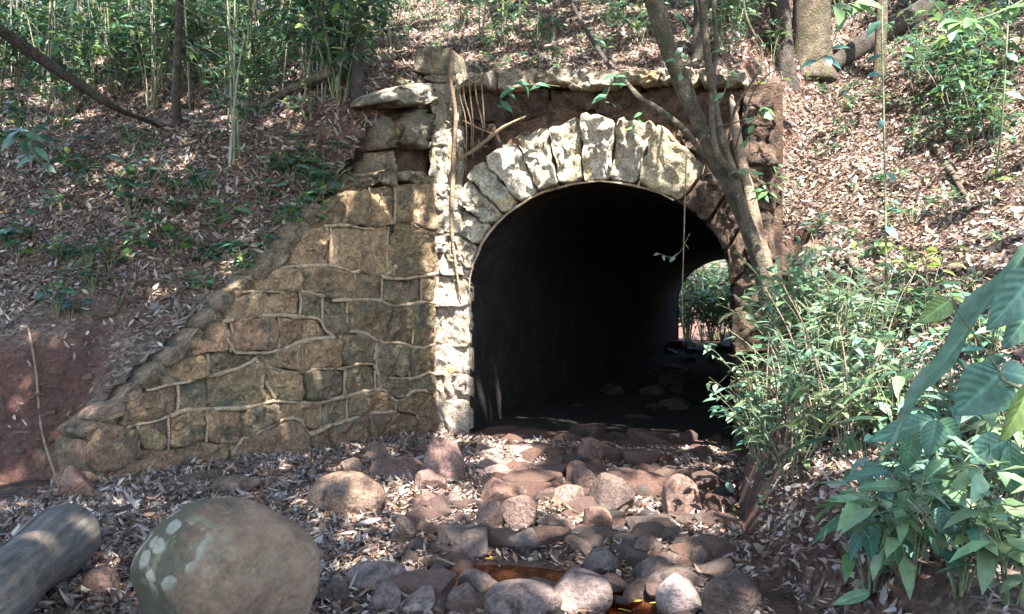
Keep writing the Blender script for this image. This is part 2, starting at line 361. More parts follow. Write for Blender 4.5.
def keepH(c, q):
    u, s = us(c[:, 0], c[:, 1])
    return ~(inpoly(c[:, 0], c[:, 1], CH) | ((np.abs(u) < 2.0) & (s > TL - .1))) & (q[..., 2].max(1) > -.9)
grid('embankment', axis(-40, -8, 8, 40, .08, .8), axis(-8, 2.6, 16, 34, .08, .8), H, keepH, M['soil'])
ws = np.linspace(0, 2 * math.pi, 40, endpoint=False)
def water(cx, cy, rx, ry, nm, lab):
    r = 1 + .12 * np.sin(3 * ws + cx * 9) + .08 * np.sin(5 * ws)
    V = np.c_[cx + rx * r * np.cos(ws), cy + ry * r * np.sin(ws), np.full(40, -.075)]
    o = mk(nm, V, [tuple(range(40))], M['water'], smooth=False); o['kind'] = 'structure'; o['label'] = lab
water(.02, 4.45, .85, .52, 'stream_water', 'shallow red brown pool between the stream rocks')
water(.62, 4.0, .42, .5, 'stream_water', 'orange brown trickle of water at the lower edge')

M['floor_shade'] = rock_mat('painted_tunnel_shade', [(.3, (.006, .005, .004)), (.5, (.013, .010, .008)), (.7, (.024, .018, .015))], 4, .8, .8, [], rnd=False)  # near-black sheet added over the tunnel floor; its colour paints the shade
us_ = np.linspace(-1.32, 1.32, 20); sv_ = np.linspace(.25, TL + .2, 90); UU, SS = np.meshgrid(us_, sv_)
XX = C0[0] + RT[0] * UU + AX[0] * SS; YY = C0[1] + RT[1] * UU + AX[1] * SS; ZZ = G(XX, YY) + .02 - .06 * sst(.7, .25, SS)
o = mk('tunnel_shade_sheet', np.stack([XX, YY, ZZ], -1).reshape(-1, 3), [(i * 20 + j, i * 20 + j + 1, i * 20 + j + 21, i * 20 + j + 20) for i in range(89) for j in range(19)], M['floor_shade']); o['kind'] = 'structure'; o['label'] = 'added dark sheet painting shade on the tunnel floor'

# ---------------------------------------------------------------- masonry
def wall_frame(P0, d, n):
    P0 = np.array([*P0, 0.]); d = np.array([*d, 0.]); n = np.array([*n, 0.])
    def uv(px, py):                                   # pixel -> coordinates on the wall plane
        r = np.array([(px - 512) / F, 1, (307 - py) / F]); e = np.array([0, 0, EYE])
        t = np.dot(P0 - e, n) / np.dot(r, n); p = e + t * r; return np.array([np.dot(p - P0, d), p[2]])
    def xyz(u, v, o): return P0 + np.multiply.outer(u, d) + np.multiply.outer(v, [0, 0, 1.]) + np.multiply.outer(o, n)
    return uv, xyz
FN = -AX
fuv, fxyz = wall_frame(C0, RT, FN)
wuv, wxyz = wall_frame(W0, WD, WN)
def resample(poly, n):
    p = np.vstack([poly, poly[:1]]); L = np.r_[0, np.cumsum(np.linalg.norm(np.diff(p, axis=0), axis=1))]
    t = np.linspace(0, L[-1], n, endpoint=False); return np.c_[np.interp(t, L, p[:, 0]), np.interp(t, L, p[:, 1])]
def stone(name, poly, xyz, mat, parent, out=.04, back=.08, inset=.012, seed=0, rough=.02, n=None, color=None, flat=.9):
    poly = np.asarray(poly, float)
    per = np.linalg.norm(np.diff(np.vstack([poly, poly[:1]]), axis=0), axis=1).sum()
    n = n or int(np.clip(per / .04, 16, 40)); p = resample(poly, n); p = .25 * np.roll(p, 1, 0) + .5 * p + .25 * np.roll(p, -1, 0)
    c = p.mean(0); rr = np.linalg.norm(p - c, axis=1); p = c + (p - c) * (1 - inset / np.maximum(rr, .03))[:, None]
    rings = [(1., -back), (1., out * .45), (.975, out * .86), (.90, out * (.5 + flat / 2)), (.80, out), (.68, out), (.55, out), (.42, out), (.28, out), (.14, out)]
    tx, ty = np.random.default_rng(seed).normal(size=2) * rough * 2.2
    V = []
    for k, (s, o) in enumerate(rings):
        q = c + (p - c) * s; oo = np.full(n, o)
        if k > 0:
            P3 = np.c_[q * 7, np.full(n, seed * 3.7)]
            cr = fbm(P3, 1.3, 5, seed % 50); oo = oo + rough * (cr + .9 * (np.abs(fbm(P3, 2.6, 2, seed % 41 + 7)) - .25)); oo = oo + (tx * (q[:, 0] - c[0]) + ty * (q[:, 1] - c[1])) * (k > 1)
            q = q + .45 * rough * np.c_[fbm(P3, 2, 2, 3), fbm(P3, 2, 2, 9)]
        V.append(xyz(q[:, 0], q[:, 1], oo))
    V.append(xyz(c[0:1], c[1:2], np.array([out * 1.0 + rough * .5]))); V = np.vstack(V)
    Fs = []
    for k in range(len(rings) - 1):
        for j in range(n): a, b = k * n + j, k * n + (j + 1) % n; Fs.append((a, b, b + n, a + n))
    k = (len(rings) - 1) * n; Fs += [(k + j, k + (j + 1) % n, len(V) - 1) for j in range(n)]
    # orientation: outward
    nrm = np.cross(V[Fs[-1][1]] - V[Fs[-1][0]], V[Fs[-1][2]] - V[Fs[-1][0]])
    outv = V[-1] - xyz(c[0:1], c[1:2], np.array([-1.]))[0]
    if np.dot(nrm, outv) < 0: Fs = [f[::-1] for f in Fs]
    o = mk(name, V, Fs, mat, parent)
    if color is not None: o.color = (*color, 1)
    return o
def slab(name, poly, xyz, mat, parent, front, back):
    poly = np.asarray(poly, float); n = len(poly)
    V = np.vstack([xyz(poly[:, 0], poly[:, 1], np.full(n, front)), xyz(poly[:, 0], poly[:, 1], np.full(n, back))])
    Fs = [tuple(range(n)), tuple(range(n, 2 * n))[::-1]] + [(j, j + n, (j + 1) % n + n, (j + 1) % n) for j in range(n)]
    o = mk(name, V, Fs, mat, parent, smooth=False)
    bm = bmesh.new(); bm.from_mesh(o.data); bmesh.ops.recalc_face_normals(bm, faces=bm.faces); bm.to_mesh(o.data); bm.free(); return o

# --- wing wall
wing = thing('wing_wall', 'mossy rubble stone wing wall with raised mortar lines, sloping down left of the arch', 'wall', (W0[0], W0[1], 0))
uvl = lambda pts: np.array([wuv(*p) for p in pts])
slab('wall_core', uvl([(84, 446), (108, 419), (137, 391), (175, 354), (208, 320), (241, 287), (275, 261), (300, 233), (316, 210), (345, 195), (380, 188), (443, 184), (443, 470), (80, 520)]), wxyz, M['core'], wing, -.004, -.40)
slab('wall_core', uvl([(377, 190), (377, 112), (396, 104), (442, 102), (442, 183)]), wxyz, M['dark_core'], wing, -.20, -.5)
SLOPE = np.array([(75, 440), (108, 413), (137, 387), (175, 350), (208, 316), (241, 283), (275, 257), (300, 228), (318, 206)], float)
def sx(y): return np.interp(y, SLOPE[::-1, 1], SLOPE[::-1, 0])
LN = [
 [(318, 206), (345, 190), (380, 186), (400, 184), (432, 180)],
 [(290, 232), (321, 226), (345, 226), (366, 229), (382, 228), (396, 224), (409, 223), (417, 229), (432, 234)],
 [(262, 268), (280, 267), (305, 266), (331, 267), (348, 272), (356, 272), (378, 277), (397, 279), (417, 277), (432, 274)],
 [(240, 292), (297, 291), (309, 293), (321, 296), (328, 301), (344, 300), (372, 300), (389, 305), (405, 305), (421, 302), (432, 304)],
 [(205, 324), (219, 321), (260, 315), (300, 317), (316, 319), (322, 329), (331, 338), (347, 332), (359, 332), (377, 342), (397, 343), (418, 348), (432, 344)],
 [(178, 358), (205, 354), (232, 352), (260, 352), (280, 349), (297, 342), (324, 338), (331, 338.5), (347, 332.5), (359, 332.5), (377, 342.5), (397, 343.5), (418, 348.5), (432, 344.5)],
 [(143, 390), (175, 383), (223, 372), (245, 363), (253, 359), (268, 368), (302, 373), (315, 368), (339, 368), (353, 364), (371, 364), (380, 377), (409, 378), (424, 373), (432, 374)],
 [(112, 430), (150, 422), (167, 416), (186, 409), (238, 408), (275, 401), (308, 403), (342, 396), (371, 389), (381, 390), (390, 399), (397, 400), (412, 391), (432, 391)],
 [(90, 455), (135, 448), (170, 450), (200, 440), (230, 446), (245, 436), (260, 429), (286, 418), (297, 419), (306, 433), (323, 428), (349, 419), (366, 413), (393, 412), (432, 418)],
 [(70, 492), (180, 484), (230, 478), (280, 470), (320, 460), (360, 452), (400, 447), (432, 442)],
]
SPL = [
 [346, 367, 392, 411], [328, 386, 390], [298, 351, 379, 419], [258, 297, 320, 345, 388, 410],
 [228, 276, 301], [205, 254, 300, 338, 374, 406], [175, 205, 262, 301, 343, 373, 408],
 [135, 166, 204, 240, 275, 318, 345, 367, 394], [132, 171, 229, 304, 328, 363, 395, 415]]
WCOL = [(.22, .175, .11), (.32, .22, .13), (.16, .135, .09), (.29, .195, .12), (.19, .15, .09), (.30, .19, .125), (.15, .135, .095), (.36, .26, .16)]
sd = 0
for b in range(len(LN) - 1):
    up, lo = np.array(LN[b], float), np.array(LN[b + 1], float)
    ylo = lambda x: np.interp(x, lo[:, 0], lo[:, 1]); yup = lambda x: np.interp(x, up[:, 0], up[:, 1])
    xend = 331 if b == 4 else 432
    xs0 = sx(.5 * (up[0, 1] + lo[0, 1])) + 6
    ed = [xs0] + [v for v in SPL[b] if v > xs0 + 12] + [xend]
    for i in range(len(ed) - 1):
        x0, x1 = ed[i], ed[i + 1]; tl = rng.uniform(-3, 3); tr = rng.uniform(-3, 3)
        top = [(x, max(yup(x), np.interp(x, SLOPE[:, 0], SLOPE[:, 1], right=0) + 7 if x < 318 else 0)) for x in np.linspace(x0, x1, 6)]
        bot = [(x, ylo(x)) for x in np.linspace(x1, x0, 6)]
        if b == 0: top = [(x, yup(x)) for x in np.linspace(max(x0, 318), x1, 6)]
        if min(bt[1] for bt in bot) - max(t[1] for t in top) < 3 and np.mean([p[1] for p in bot]) - np.mean([p[1] for p in top]) < 8: continue
        sd += 1
        colr = np.array(WCOL[rng.integers(len(WCOL))]) * rng.uniform(.8, 1.25) * (1.10, .98, .88)
        if b == 8 or x0 < 150: colr = np.array((.21, .125, .075)) * rng.uniform(.75, 1.15)
        stone('stone', uvl(top + bot), wxyz, M['wing'], wing, out=rng.uniform(.02, .075) + (.02 if b == 8 else 0), back=.06, inset=.010, seed=sd, rough=.055, color=colr)
# rubble shoulder below the cap slab
for k, (pl, o, c) in enumerate([
    ([(372, 104), (378, 92), (400, 86), (432, 84), (433, 103), (415, 108), (396, 107)], .16, (.33, .30, .24)),
    ([(379, 116), (402, 112), (404, 148), (380, 150)], -.02, (.13, .10, .07)), ([(405, 112), (432, 109), (432, 146), (407, 148)], .03, (.19, .18, .14)),
    ([(377, 152), (396, 151), (395, 168), (392, 184), (377, 185)], .04, (.17, .13, .09)), ([(396, 176), (414, 174), (432, 177), (431, 184), (396, 184)], .05, (.24, .2, .13)),
    ([(356, 176), (376, 170), (376, 187), (352, 192)], .03, (.15, .11, .07))]):
    pl = [(x_ + rng.uniform(-4, 4), y_ + rng.uniform(-3.5, 3.5)) for x_, y_ in pl]
    stone('stone', uvl(pl), wxyz, M['wing'], wing, out=o, back=.30, seed=200 + k, rough=.10, inset=.004, color=c, n=36)
# sloping coping and raised mortar beads
cp = [wxyz(np.array(wuv(x, y)[0]), np.array(wuv(x, y)[1]), np.array(-.03)) for x, y in SLOPE]
tt = 0.; Ls = np.linalg.norm(np.diff(SLOPE, axis=0), axis=1); cum = np.r_[0, np.cumsum(Ls)]; tt = 6.; kk = 0
def slope_at(t): return np.array([np.interp(t, cum, SLOPE[:, 0]), np.interp(t, cum, SLOPE[:, 1])])
while tt < cum[-1] - 8:
    ln = rng.uniform(22, 46); e = min(tt + ln, cum[-1]); kk += 1
    w0, w1 = rng.uniform(2, 6, 2); v0, v1 = rng.uniform(5, 10, 2); nrm_ = np.array([.70, .71])
    p0, p1 = slope_at(tt), slope_at(e); mid_ = slope_at((tt + e) / 2)
    stone('coping_stone', uvl([p0 - nrm_ * w0, mid_ - nrm_ * (w0 + w1) / 2 * rng.uniform(.6, 1.4), p1 - nrm_ * w1, p1 + nrm_ * v1, mid_ + nrm_ * (v0 + v1) / 2, p0 + nrm_ * v0]), wxyz, M['core'], wing, out=rng.uniform(.03, .065), back=.30, inset=.0, seed=700 + kk, rough=.055)
    tt = e - 1
BEADS = [LN[1][1:5], LN[1][6:], LN[2][0:6], LN[2][6:], [(378, 277), (386, 273), (393, 266)], LN[3][1:4], LN[3][4:], LN[4][1:7], LN[4][7:], [(219, 322), (224, 338), (232, 352)], LN[5][2:8],
         LN[6][0:5], [(253, 359), (258, 374), (273, 400)], LN[6][6:11], LN[6][10:], LN[7][2:9], LN[7][8:], [(228, 456), (238, 441)] + LN[8][5:9], [(297, 419), (306, 434)] + LN[8][10:14],
         [(301, 340), (303, 355), (302, 372)], [(328, 227), (330, 248), (329, 266)], [(353, 273), (351, 290), (350, 300)], [(374, 343), (372, 362)], [(343, 370), (341, 395)], [(297, 268), (298, 291)]]
for b in range(len(LN) - 1):
    up, lo = np.array(LN[b], float), np.array(LN[b + 1], float)
    for xv in SPL[b]:
        if b == 4 and xv > 325: continue
        y0_, y1_ = np.interp(xv, up[:, 0], up[:, 1]), np.interp(xv, lo[:, 0], lo[:, 1])
        if xv < 318: y0_ = max(y0_, np.interp(xv, SLOPE[:, 0], SLOPE[:, 1]) + 8)
        if y1_ - y0_ > 10 and rng.uniform() < .75: BEADS.append([(xv, y0_), (xv + rng.uniform(-2, 2), (y0_ + y1_) / 2), (xv, y1_)])
BEADS += [LN[8][9:11] + LN[8][11:13], LN[6][4:7], LN[4][6:8], LN[3][0:2], LN[7][0:3]]
for k, bd in enumerate(BEADS):
    thick = 1.15 if k < 19 else .75
    P = spline([wxyz(np.array(wuv(*p)[0]), np.array(wuv(*p)[1]), np.array(.042 if k < 19 else .030)) for p in bd], 6)
    P = P + fbm(P, 9, 2, k)[:, None] * .012 * np.array([0, 0, 1.])
    V, Fs = tube_data(P, .0150 * thick * (1 + .55 * fbm(P, 7, 2, k + 60)), 8, .45, k); mk('mortar_joint', V, Fs, M['bead'], wing)
# orange quoins fallen in at the low end
for k, (pl, o, c) in enumerate([([(78, 452), (96, 418), (122, 425), (140, 452), (118, 470), (88, 474)], .10, (.24, .135, .085)),
    ([(100, 474), (150, 452), (176, 452), (170, 470), (128, 486), (100, 488)], .12, (.27, .145, .09)), ([(84, 420), (96, 406), (120, 398), (124, 412), (104, 424)], .08, (.26, .16, .11)),
    ([(128, 428), (150, 426), (166, 436), (160, 452), (138, 450)], .06, (.30, .21, .11)), ([(60, 478), (80, 466), (98, 480), (90, 500), (62, 502)], .16, (.23, .12, .08))]):
    stone('stone', uvl(pl), wxyz, M['wing'], wing, out=o, back=.15, seed=240 + k, rough=.03, color=c, flat=.8)

# --- culvert: headwall, arch ring, vault, far end
culv = thing('stone_culvert', 'old stone arch culvert with dark tunnel under the wooded embankment', 'culvert', (C0[0], C0[1], 0))
HW, SPR, RISE = 1.335, 1.50, 1.06
def intrados(n=28):
    a = np.linspace(math.pi, 0, n)
    arc = np.c_[HW * np.cos(a), SPR + RISE * np.sin(a)]
    jl = np.c_[np.full(9, -HW), np.linspace(-.35, SPR, 10)[:-1]]; jr = jl[::-1] * (-1, 1)
    return np.vstack([jl, arc, jr])
IN = intrados()
def headwall(name, s0, uL, uR, top, mat, off):
    I = IN * (1 if True else 1); outp = []
    for u, v in I:
        if v < SPR - 1e-6: outp.append((uL if u < 0 else uR, v)); continue
        dx, dz = u, (v - SPR) + 1e-4; cand = []
        if dz > 1e-3: cand.append((top - SPR) / dz)
        if dx < -1e-6: cand.append(uL / dx)
        if dx > 1e-6: cand.append(uR / dx)
        t = min(cand); outp.append((dx * t, SPR + dz * t))
    outp = np.array(outp); n = len(I)
    for cu in (uL, uR):                                # square the corners
        k = int(np.argmin(np.hypot(outp[:, 0] - cu, outp[:, 1] - top))); outp[k] = (cu, top)
    V = np.vstack([fxyz(I[:, 0], I[:, 1], np.full(n, off)), fxyz(outp[:, 0], outp[:, 1], np.full(n, off)),
                   fxyz(outp[:, 0], outp[:, 1], np.full(n, off - s0)), fxyz(I[:, 0], I[:, 1], np.full(n, off - s0))])
    Fs = []
    for k in range(3):
        for j in range(n - 1): a = k * n + j; Fs.append((a, a + 1, a + 1 + n, a + n))
    o = mk(name, V, Fs, mat, culv, smooth=False)
    bm = bmesh.new(); bm.from_mesh(o.data); bmesh.ops.recalc_face_normals(bm, faces=bm.faces); bm.to_mesh(o.data); bm.free()
headwall('headwall', .35, -1.72, 1.80, 3.42, M['dark_core'], -.06)
headwall('far_headwall', .35, -2.4, 2.4, 3.4, M['dark_core'], -TL + .1)
ss = np.linspace(.0, TL, 61)
V = np.vstack([fxyz(IN[:, 0], IN[:, 1], np.full(len(IN), -s)) for s in ss])
rad = np.stack([V[:, 0] - C0[0], V[:, 1] - C0[1], V[:, 2] - 1.2], 1)
V = V + unit(np.cross(rad, [*AX, 0]) * 0 + rad) * (fbm(V, 1.6, 3, 31) * .04)[:, None] * np.clip((V - [*C0, 0]) @ [*AX, 0], 0, .3)[:, None] / .3
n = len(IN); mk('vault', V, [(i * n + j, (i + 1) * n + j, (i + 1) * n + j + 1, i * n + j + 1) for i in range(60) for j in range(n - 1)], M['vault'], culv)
ful = lambda pts: np.array([fuv(*p) for p in pts])
J = [((447, 262), (469, 272)), ((449, 232), (473, 244)), ((456, 204), (484, 222)), ((468, 178), (497, 207)), ((484, 158), (511, 195)), ((515, 139), (534, 184)), ((549, 127), (557, 178)), ((581, 114), (582, 176)),
     ((617, 117), (610, 177)), ((659, 122), (638, 181)), ((708, 168), (680, 204)), ((730, 190), (703, 228)), ((746, 222), (721, 256)), ((752, 262), (729, 290))]
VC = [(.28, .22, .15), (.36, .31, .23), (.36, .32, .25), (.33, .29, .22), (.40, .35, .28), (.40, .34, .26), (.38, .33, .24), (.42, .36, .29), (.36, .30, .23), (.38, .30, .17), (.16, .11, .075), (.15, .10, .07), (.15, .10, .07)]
for i in range(len(J) - 1):
    (o0, i0), (o1, i1) = J[i], J[i + 1]
    a = [fuv(*q) for q in (i0, i1, o1, o0)]
    def on_arc(p):
        u, v = p
        if v <= SPR: return np.array([math.copysign(HW - .005, u), v])
        th = math.atan2((v - SPR) / RISE, u / HW); return np.array([(HW - .005) * math.cos(th), SPR + (RISE - .005) * math.sin(th)])
    p0, p1 = on_arc(a[0]), on_arc(a[1]); mid = on_arc((p0 + p1) / 2)
    om = (a[2] + a[3]) / 2 + (0, rng.uniform(-.03, .04))
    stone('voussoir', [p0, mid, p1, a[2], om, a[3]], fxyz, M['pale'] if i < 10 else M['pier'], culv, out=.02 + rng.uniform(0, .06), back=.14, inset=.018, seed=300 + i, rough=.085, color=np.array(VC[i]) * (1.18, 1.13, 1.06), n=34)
# thin mortar rim along the arch edge
R_ = IN[(IN[:, 1] > .6)]; P = fxyz(R_[:, 0] * .993, R_[:, 1] - .006, np.full(len(R_), .012)); V, Fs = tube_data(P[2:24], .013 * (1 + .6 * fbm(P[2:24], 6, 2, 3)), 6, .5, 3); V = V + np.stack([fbm(V, 7, 3, q) for q in range(3)], 1) * .02; mk('arch_rim', V, Fs, M['bead'], culv)
# left pier: stacked blocks
ys = [84, 104, 124, 146, 186, 210, 233, 253, 275, 306, 346, 375, 402, 446]
for k in range(len(ys) - 1):
    y0, y1 = ys[k], ys[k + 1]; xr = 461 if y1 < 262 else 469
    cells = [(431, xr)] if k % 2 == 0 else [(431, 446 + rng.integers(-3, 4)), (0, xr)]
    if len(cells) == 2: cells[1] = (cells[0][1], xr)
    for a, b in cells:
        stone('pier_stone', ful([(a, y0 + rng.uniform(-2, 2)), (b, y0 + rng.uniform(-2, 2)), (b, y1), (a, y1)]), fxyz, M['pale'], culv, out=.02 + rng.uniform(0, .04), back=.12, inset=-.012, seed=400 + k * 3 + a, rough=.05,
              color=np.array((.38, .32, .24)) * rng.uniform(.75, 1.1) if k < 8 else np.array((.36, .25, .18)) * rng.uniform(.8, 1.1))
# right pier in the tree's shade
ys = [92, 128, 168, 212, 262, 306, 352, 400, 450]
for k in range(len(ys) - 1):
    y0, y1 = ys[k], ys[k + 1]; xl = 745 if y1 < 270 else 733
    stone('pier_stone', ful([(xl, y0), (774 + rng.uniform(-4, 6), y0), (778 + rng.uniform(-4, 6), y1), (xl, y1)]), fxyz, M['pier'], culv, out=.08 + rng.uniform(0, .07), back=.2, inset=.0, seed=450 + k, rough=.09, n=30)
# spandrel stones, brown and set back
for k, pl in enumerate([[(466, 92), (505, 90), (508, 118), (468, 122)], [(468, 124), (498, 121), (496, 142), (470, 158)], [(509, 91), (548, 90), (546, 112), (512, 120)], [(550, 90), (592, 90), (590, 108), (552, 111)], [(594, 90), (640, 90), (638, 110), (596, 108)],
                        [(642, 90), (690, 90), (690, 112), (645, 112)], [(664, 116), (700, 114), (706, 158), (690, 146)], [(702, 92), (742, 92), (742, 140), (706, 150)], [(712, 152), (742, 146), (746, 205), (732, 184)]]):
    stone('spandrel_stone', ful(pl) + rng.normal(size=(4, 2)) * .035, fxyz, M['dark_core'] if k % 3 else M['pier'], culv, out=-.07 + rng.uniform(0, .04), back=.1, inset=.0, seed=480 + k, rough=.08, n=30)
# coping course
xs_ = [459, 498, 540, 572, 618, 662, 700, 748]
for k in range(len(xs_) - 1):
    t0 = rng.uniform(68, 78); b0 = rng.uniform(84, 93)
    stone('coping_stone', ful([(xs_[k], t0), (xs_[k + 1], t0 - 1), (xs_[k + 1], b0), (xs_[k], b0 + 1)]), fxyz, M['pale'], culv, out=.13 + rng.uniform(0, .07), back=.4, inset=.0, seed=520 + k, rough=.11, n=40,
          color=np.array((.23, .155, .10)) * rng.uniform(.6, 1.3))
stone('coping_stone', ful([(412, 72), (416, 48), (436, 45), (455, 50), (457, 76), (430, 77)]), fxyz, M['wing'], culv, out=.02, back=.35, seed=540, rough=.03, color=(.17, .16, .12))
stone('coping_stone', ful([(424, 80), (428, 76), (458, 76), (461, 84), (440, 86)]), fxyz, M['wing'], culv, out=.07, back=.4, seed=541, rough=.03, color=(.22, .2, .15))

# ---------------------------------------------------------------- rocks
def ico(sub):
    bm = bmesh.new(); bmesh.ops.create_icosphere(bm, subdivisions=sub, radius=1)
    V = np.array([v.co[:] for v in bm.verts]); Fs = [tuple(v.index for v in f.verts) for f in bm.faces]; bm.free(); return V, Fs
ICO = {k: ico(k) for k in (2, 3, 4, 5)}
def rock_shape(seed, sub=4, cuts=13, rnd=.34, cutd=(.45, .80)):
    r = np.random.default_rng(seed); V, Fs = ICO[sub]; V = V.copy()
    V *= (1 + rnd * fbm(V + seed * 3.1, .9, 3, seed % 97))[:, None]
    for k in range(cuts):
        nn = unit(r.normal(size=3)); d = r.uniform(*cutd); e = V @ nn - d
        V = V - np.where(e > 0, e * .93, 0)[:, None] * nn
    V += unit(V) * (.03 * fbm(V + seed, 4.5, 4, seed % 89))[:, None]
    e = np.abs(V).max(0); return V / e, Fs
NROCK = [0]
def rock(px, py, wd, ht, colr, label, group=None, f=surf, asp=.85, cuts=13, seed=None, mat='rock', tilt=0., sub=4, name='rock', yaw=None, sink=.34):
    NROCK[0] += 1; seed = seed or NROCK[0] * 7 + 3
    b = hit(px, py + ht / 2, f=f); Y = b[1]
    W = wd / F * Y
    for _ in range(2): Yc = Y + .35 * W * asp; W = wd / F * Yc
    th = math.atan2(EYE - b[2], Yc); Dm = W * asp; hh = ht / F * Yc
    Hz = math.sqrt(max(hh ** 2 - (Dm * math.sin(th)) ** 2, 0)) / math.cos(th); Hz = max(Hz * .92, .26 * W)
    X = (px - 512) / F * Yc; gz = float(f(np.array([X]), np.array([Yc]))[0])
    V, Fs = rock_shape(seed, sub, cuts, .30 if cuts > 5 else .16, (.45, .80) if cuts > 5 else (.6, .9))
    full = Hz / (1 - sink); V = V * np.array([W / 2, Dm / 2, full / 2])
    t = tilt; V = np.c_[V[:, 0] * math.cos(t) - V[:, 2] * math.sin(t), V[:, 1], V[:, 0] * math.sin(t) + V[:, 2] * math.cos(t)]
    loc = np.array([X, Yc, gz + full * (.5 - sink)])
    o = mk(name, V + loc, Fs, M[mat], None, center=loc)
    o.color = (*colr, 1); tag(o, label, 'rock' if name == 'rock' else 'boulder', group); return o
RED, PUR, GRY, DRK, TAN, PNK, BLU = (.135, .068, .048), (.11, .066, .052), (.125, .095, .078), (.052, .036, .030), (.17, .11, .068), (.26, .17, .135), (.09, .08, .075)
GF = G
rock(230, 586, 178, 156, (.2, .14, .1), 'large rounded lichen spotted boulder in the left foreground', asp=.85, cuts=5, seed=41, mat='boulder', sub=5, name='boulder', sink=.12)
for a in [
 (348, 494, 80, 44, TAN, 'smooth brown oval rock lying in leaves before the wing wall', dict(cuts=3, asp=.7)),
 (232, 484, 60, 20, TAN, 'flat slab of brown rock at the foot of the wing wall', dict(asp=.5)),
 (75, 482, 42, 40, (.24, .12, .08), 'orange brown block at the low end of the wing wall', {}),
 (103, 585, 42, 30, (.25, .15, .115), 'smooth pinkish stone between the grey log and the boulder', dict(cuts=3)),
 (402, 531, 32, 32, DRK, 'dark angular cube-like rock left of the flat grey rock', dict(cuts=12)),
 (460, 541, 58, 34, GRY, 'flat pale grey slab at the left edge of the pool', dict(asp=.9)),
 (526, 544, 40, 24, GRY, 'rounded grey rock at the back edge of the pool', {}),
 (523, 516, 48, 34, PUR, 'large purple grey rock above the pool', {}),
 (493, 514, 38, 30, PUR, 'purple grey rock left of the large purple one', {}),
 (452, 502, 26, 18, BLU, 'small bluish stone in the leaf litter', {}),
 (424, 502, 36, 18, RED, 'low reddish brown stone left of the bluish one', {}),
 (504, 494, 52, 28, RED, 'broad reddish slab rock below the sunlit rubble', {}),
 (529, 475, 38, 18, RED, 'red brown slab just inside the sunlit rubble', {}),
 (539, 491, 20, 18, (.26, .15, .09), 'small round orange stone on the red slab', dict(cuts=4)),
 (569, 497, 34, 22, PNK, 'pale pink sunlit stone right of the round orange one', {}),
 (581, 478, 32, 26, PUR, 'purple rock in the tunnel mouth', {}),
 (593, 452, 34, 28, RED, 'reddish rock farthest in the shaded tunnel mouth', {}),
 (613, 494, 48, 40, DRK, 'big dark rock in the middle of the tunnel mouth', {}),
 (676, 497, 54, 44, (.14, .08, .06), 'brown wedge shaped rock near the right jamb', dict(cuts=6)),
 (648, 523, 52, 24, DRK, 'flat dark rock below the brown wedge', {}),
 (594, 520, 38, 28, RED, 'reddish rock right of the large purple one', {}),
 (562, 527, 30, 20, PUR, 'small purple stone above the yellow leaves', {}),
 (604, 563, 42, 24, BLU, 'smooth bluish rock right of the pool', dict(cuts=4)),
 (647, 549, 36, 24, PUR, 'dull purple rock right of the smooth bluish one', {}),
 (660, 574, 48, 26, GRY, 'grey rock above the orange trickle', {}),
 (682, 598, 56, 40, (.26, .21, .2), 'pale sun streaked rock at the bottom right of the stream', dict(asp=.9)),
 (733, 597, 64, 46, DRK, 'dark rounded rock at the foot of the right bank', dict(cuts=5)),
 (703, 556, 32, 26, DRK, 'small dark rock under the right bank', {}),
 (578, 590, 70, 46, (.17, .13, .12), 'knobbly grey brown rock right of the pool in front', dict(asp=1.0)),
 (612, 586, 40, 22, PUR, 'low purple rock beside the orange trickle', {}),
 (523, 602, 82, 36, (.19, .14, .125), 'broad rounded rock at the front edge of the pool', dict(cuts=5)),
 (478, 582, 44, 28, GRY, 'worn grey rock at the left front of the pool', {}),
 (463, 598, 44, 30, PUR, 'purple rock at the bottom edge left of the broad rock', {}),
 (420, 602, 52, 28, (.19, .14, .125), 'low brownish rock at the bottom edge right of the dark ones', {}),
 (382, 600, 38, 32, BLU, 'bluish grey upright stone at the bottom edge', {}),
 (380, 577, 66, 32, (.21, .15, .135), 'flat pinkish brown rock right of the big boulder', dict(cuts=5)),
 (336, 592, 36, 26, DRK, 'dark stone tucked against the right of the boulder', {}),
 (441, 458, 50, 46, (.19, .11, .09), 'big leaning red brown slab at the foot of the left pier', dict(cuts=12)),
 (400, 466, 62, 28, (.15, .085, .07), 'dark red slab against the base of the wing wall', dict(cuts=12)),
 (428, 482, 40, 22, (.17, .1, .08), 'red brown stone in front of the leaning slab', {}),
 (378, 452, 38, 24, (.17, .11, .08), 'reddish stone wedged under the wing wall', {}),
 (350, 466, 30, 18, TAN, 'small brown stone below the wing wall', {}),
]:
    rock(a[0], a[1], a[2], a[3], a[4], a[5], f=GF, **a[6])
U = rng.uniform
small = [rock_shape(900 + k, 4, 18, .34, (.40, .74)) for k in range(14)]
sm_me = []
for V, Fs in small:
    me = bpy.data.meshes.new('stone'); me.from_pydata(V.tolist(), [], Fs); me.polygons.foreach_set('use_smooth', np.ones(len(Fs), bool)); me.materials.append(M['rock']); sm_me.append(me)
def pebble(x, y, r, colr, label, group, z=None):
    o = bpy.data.objects.new('stone', sm_me[rng.integers(14)]); link(o)
    z = float(G(np.array([x]), np.array([y]))[0]) if z is None else z
    o.scale = (r * rng.uniform(.8, 1.35), r * rng.uniform(.7, 1.1), r * rng.uniform(.38, .7)); o.rotation_euler = (rng.uniform(-.2, .2), rng.uniform(-.2, .2), rng.uniform(0, 6.28))
    o.location = (x, y, z + o.scale[2] * .18); o.color = (*(np.array(colr) * rng.uniform(.75, 1.25)), 1); tag(o, label, 'stone', group)
cols5 = [RED, PUR, GRY, DRK, BLU, TAN]
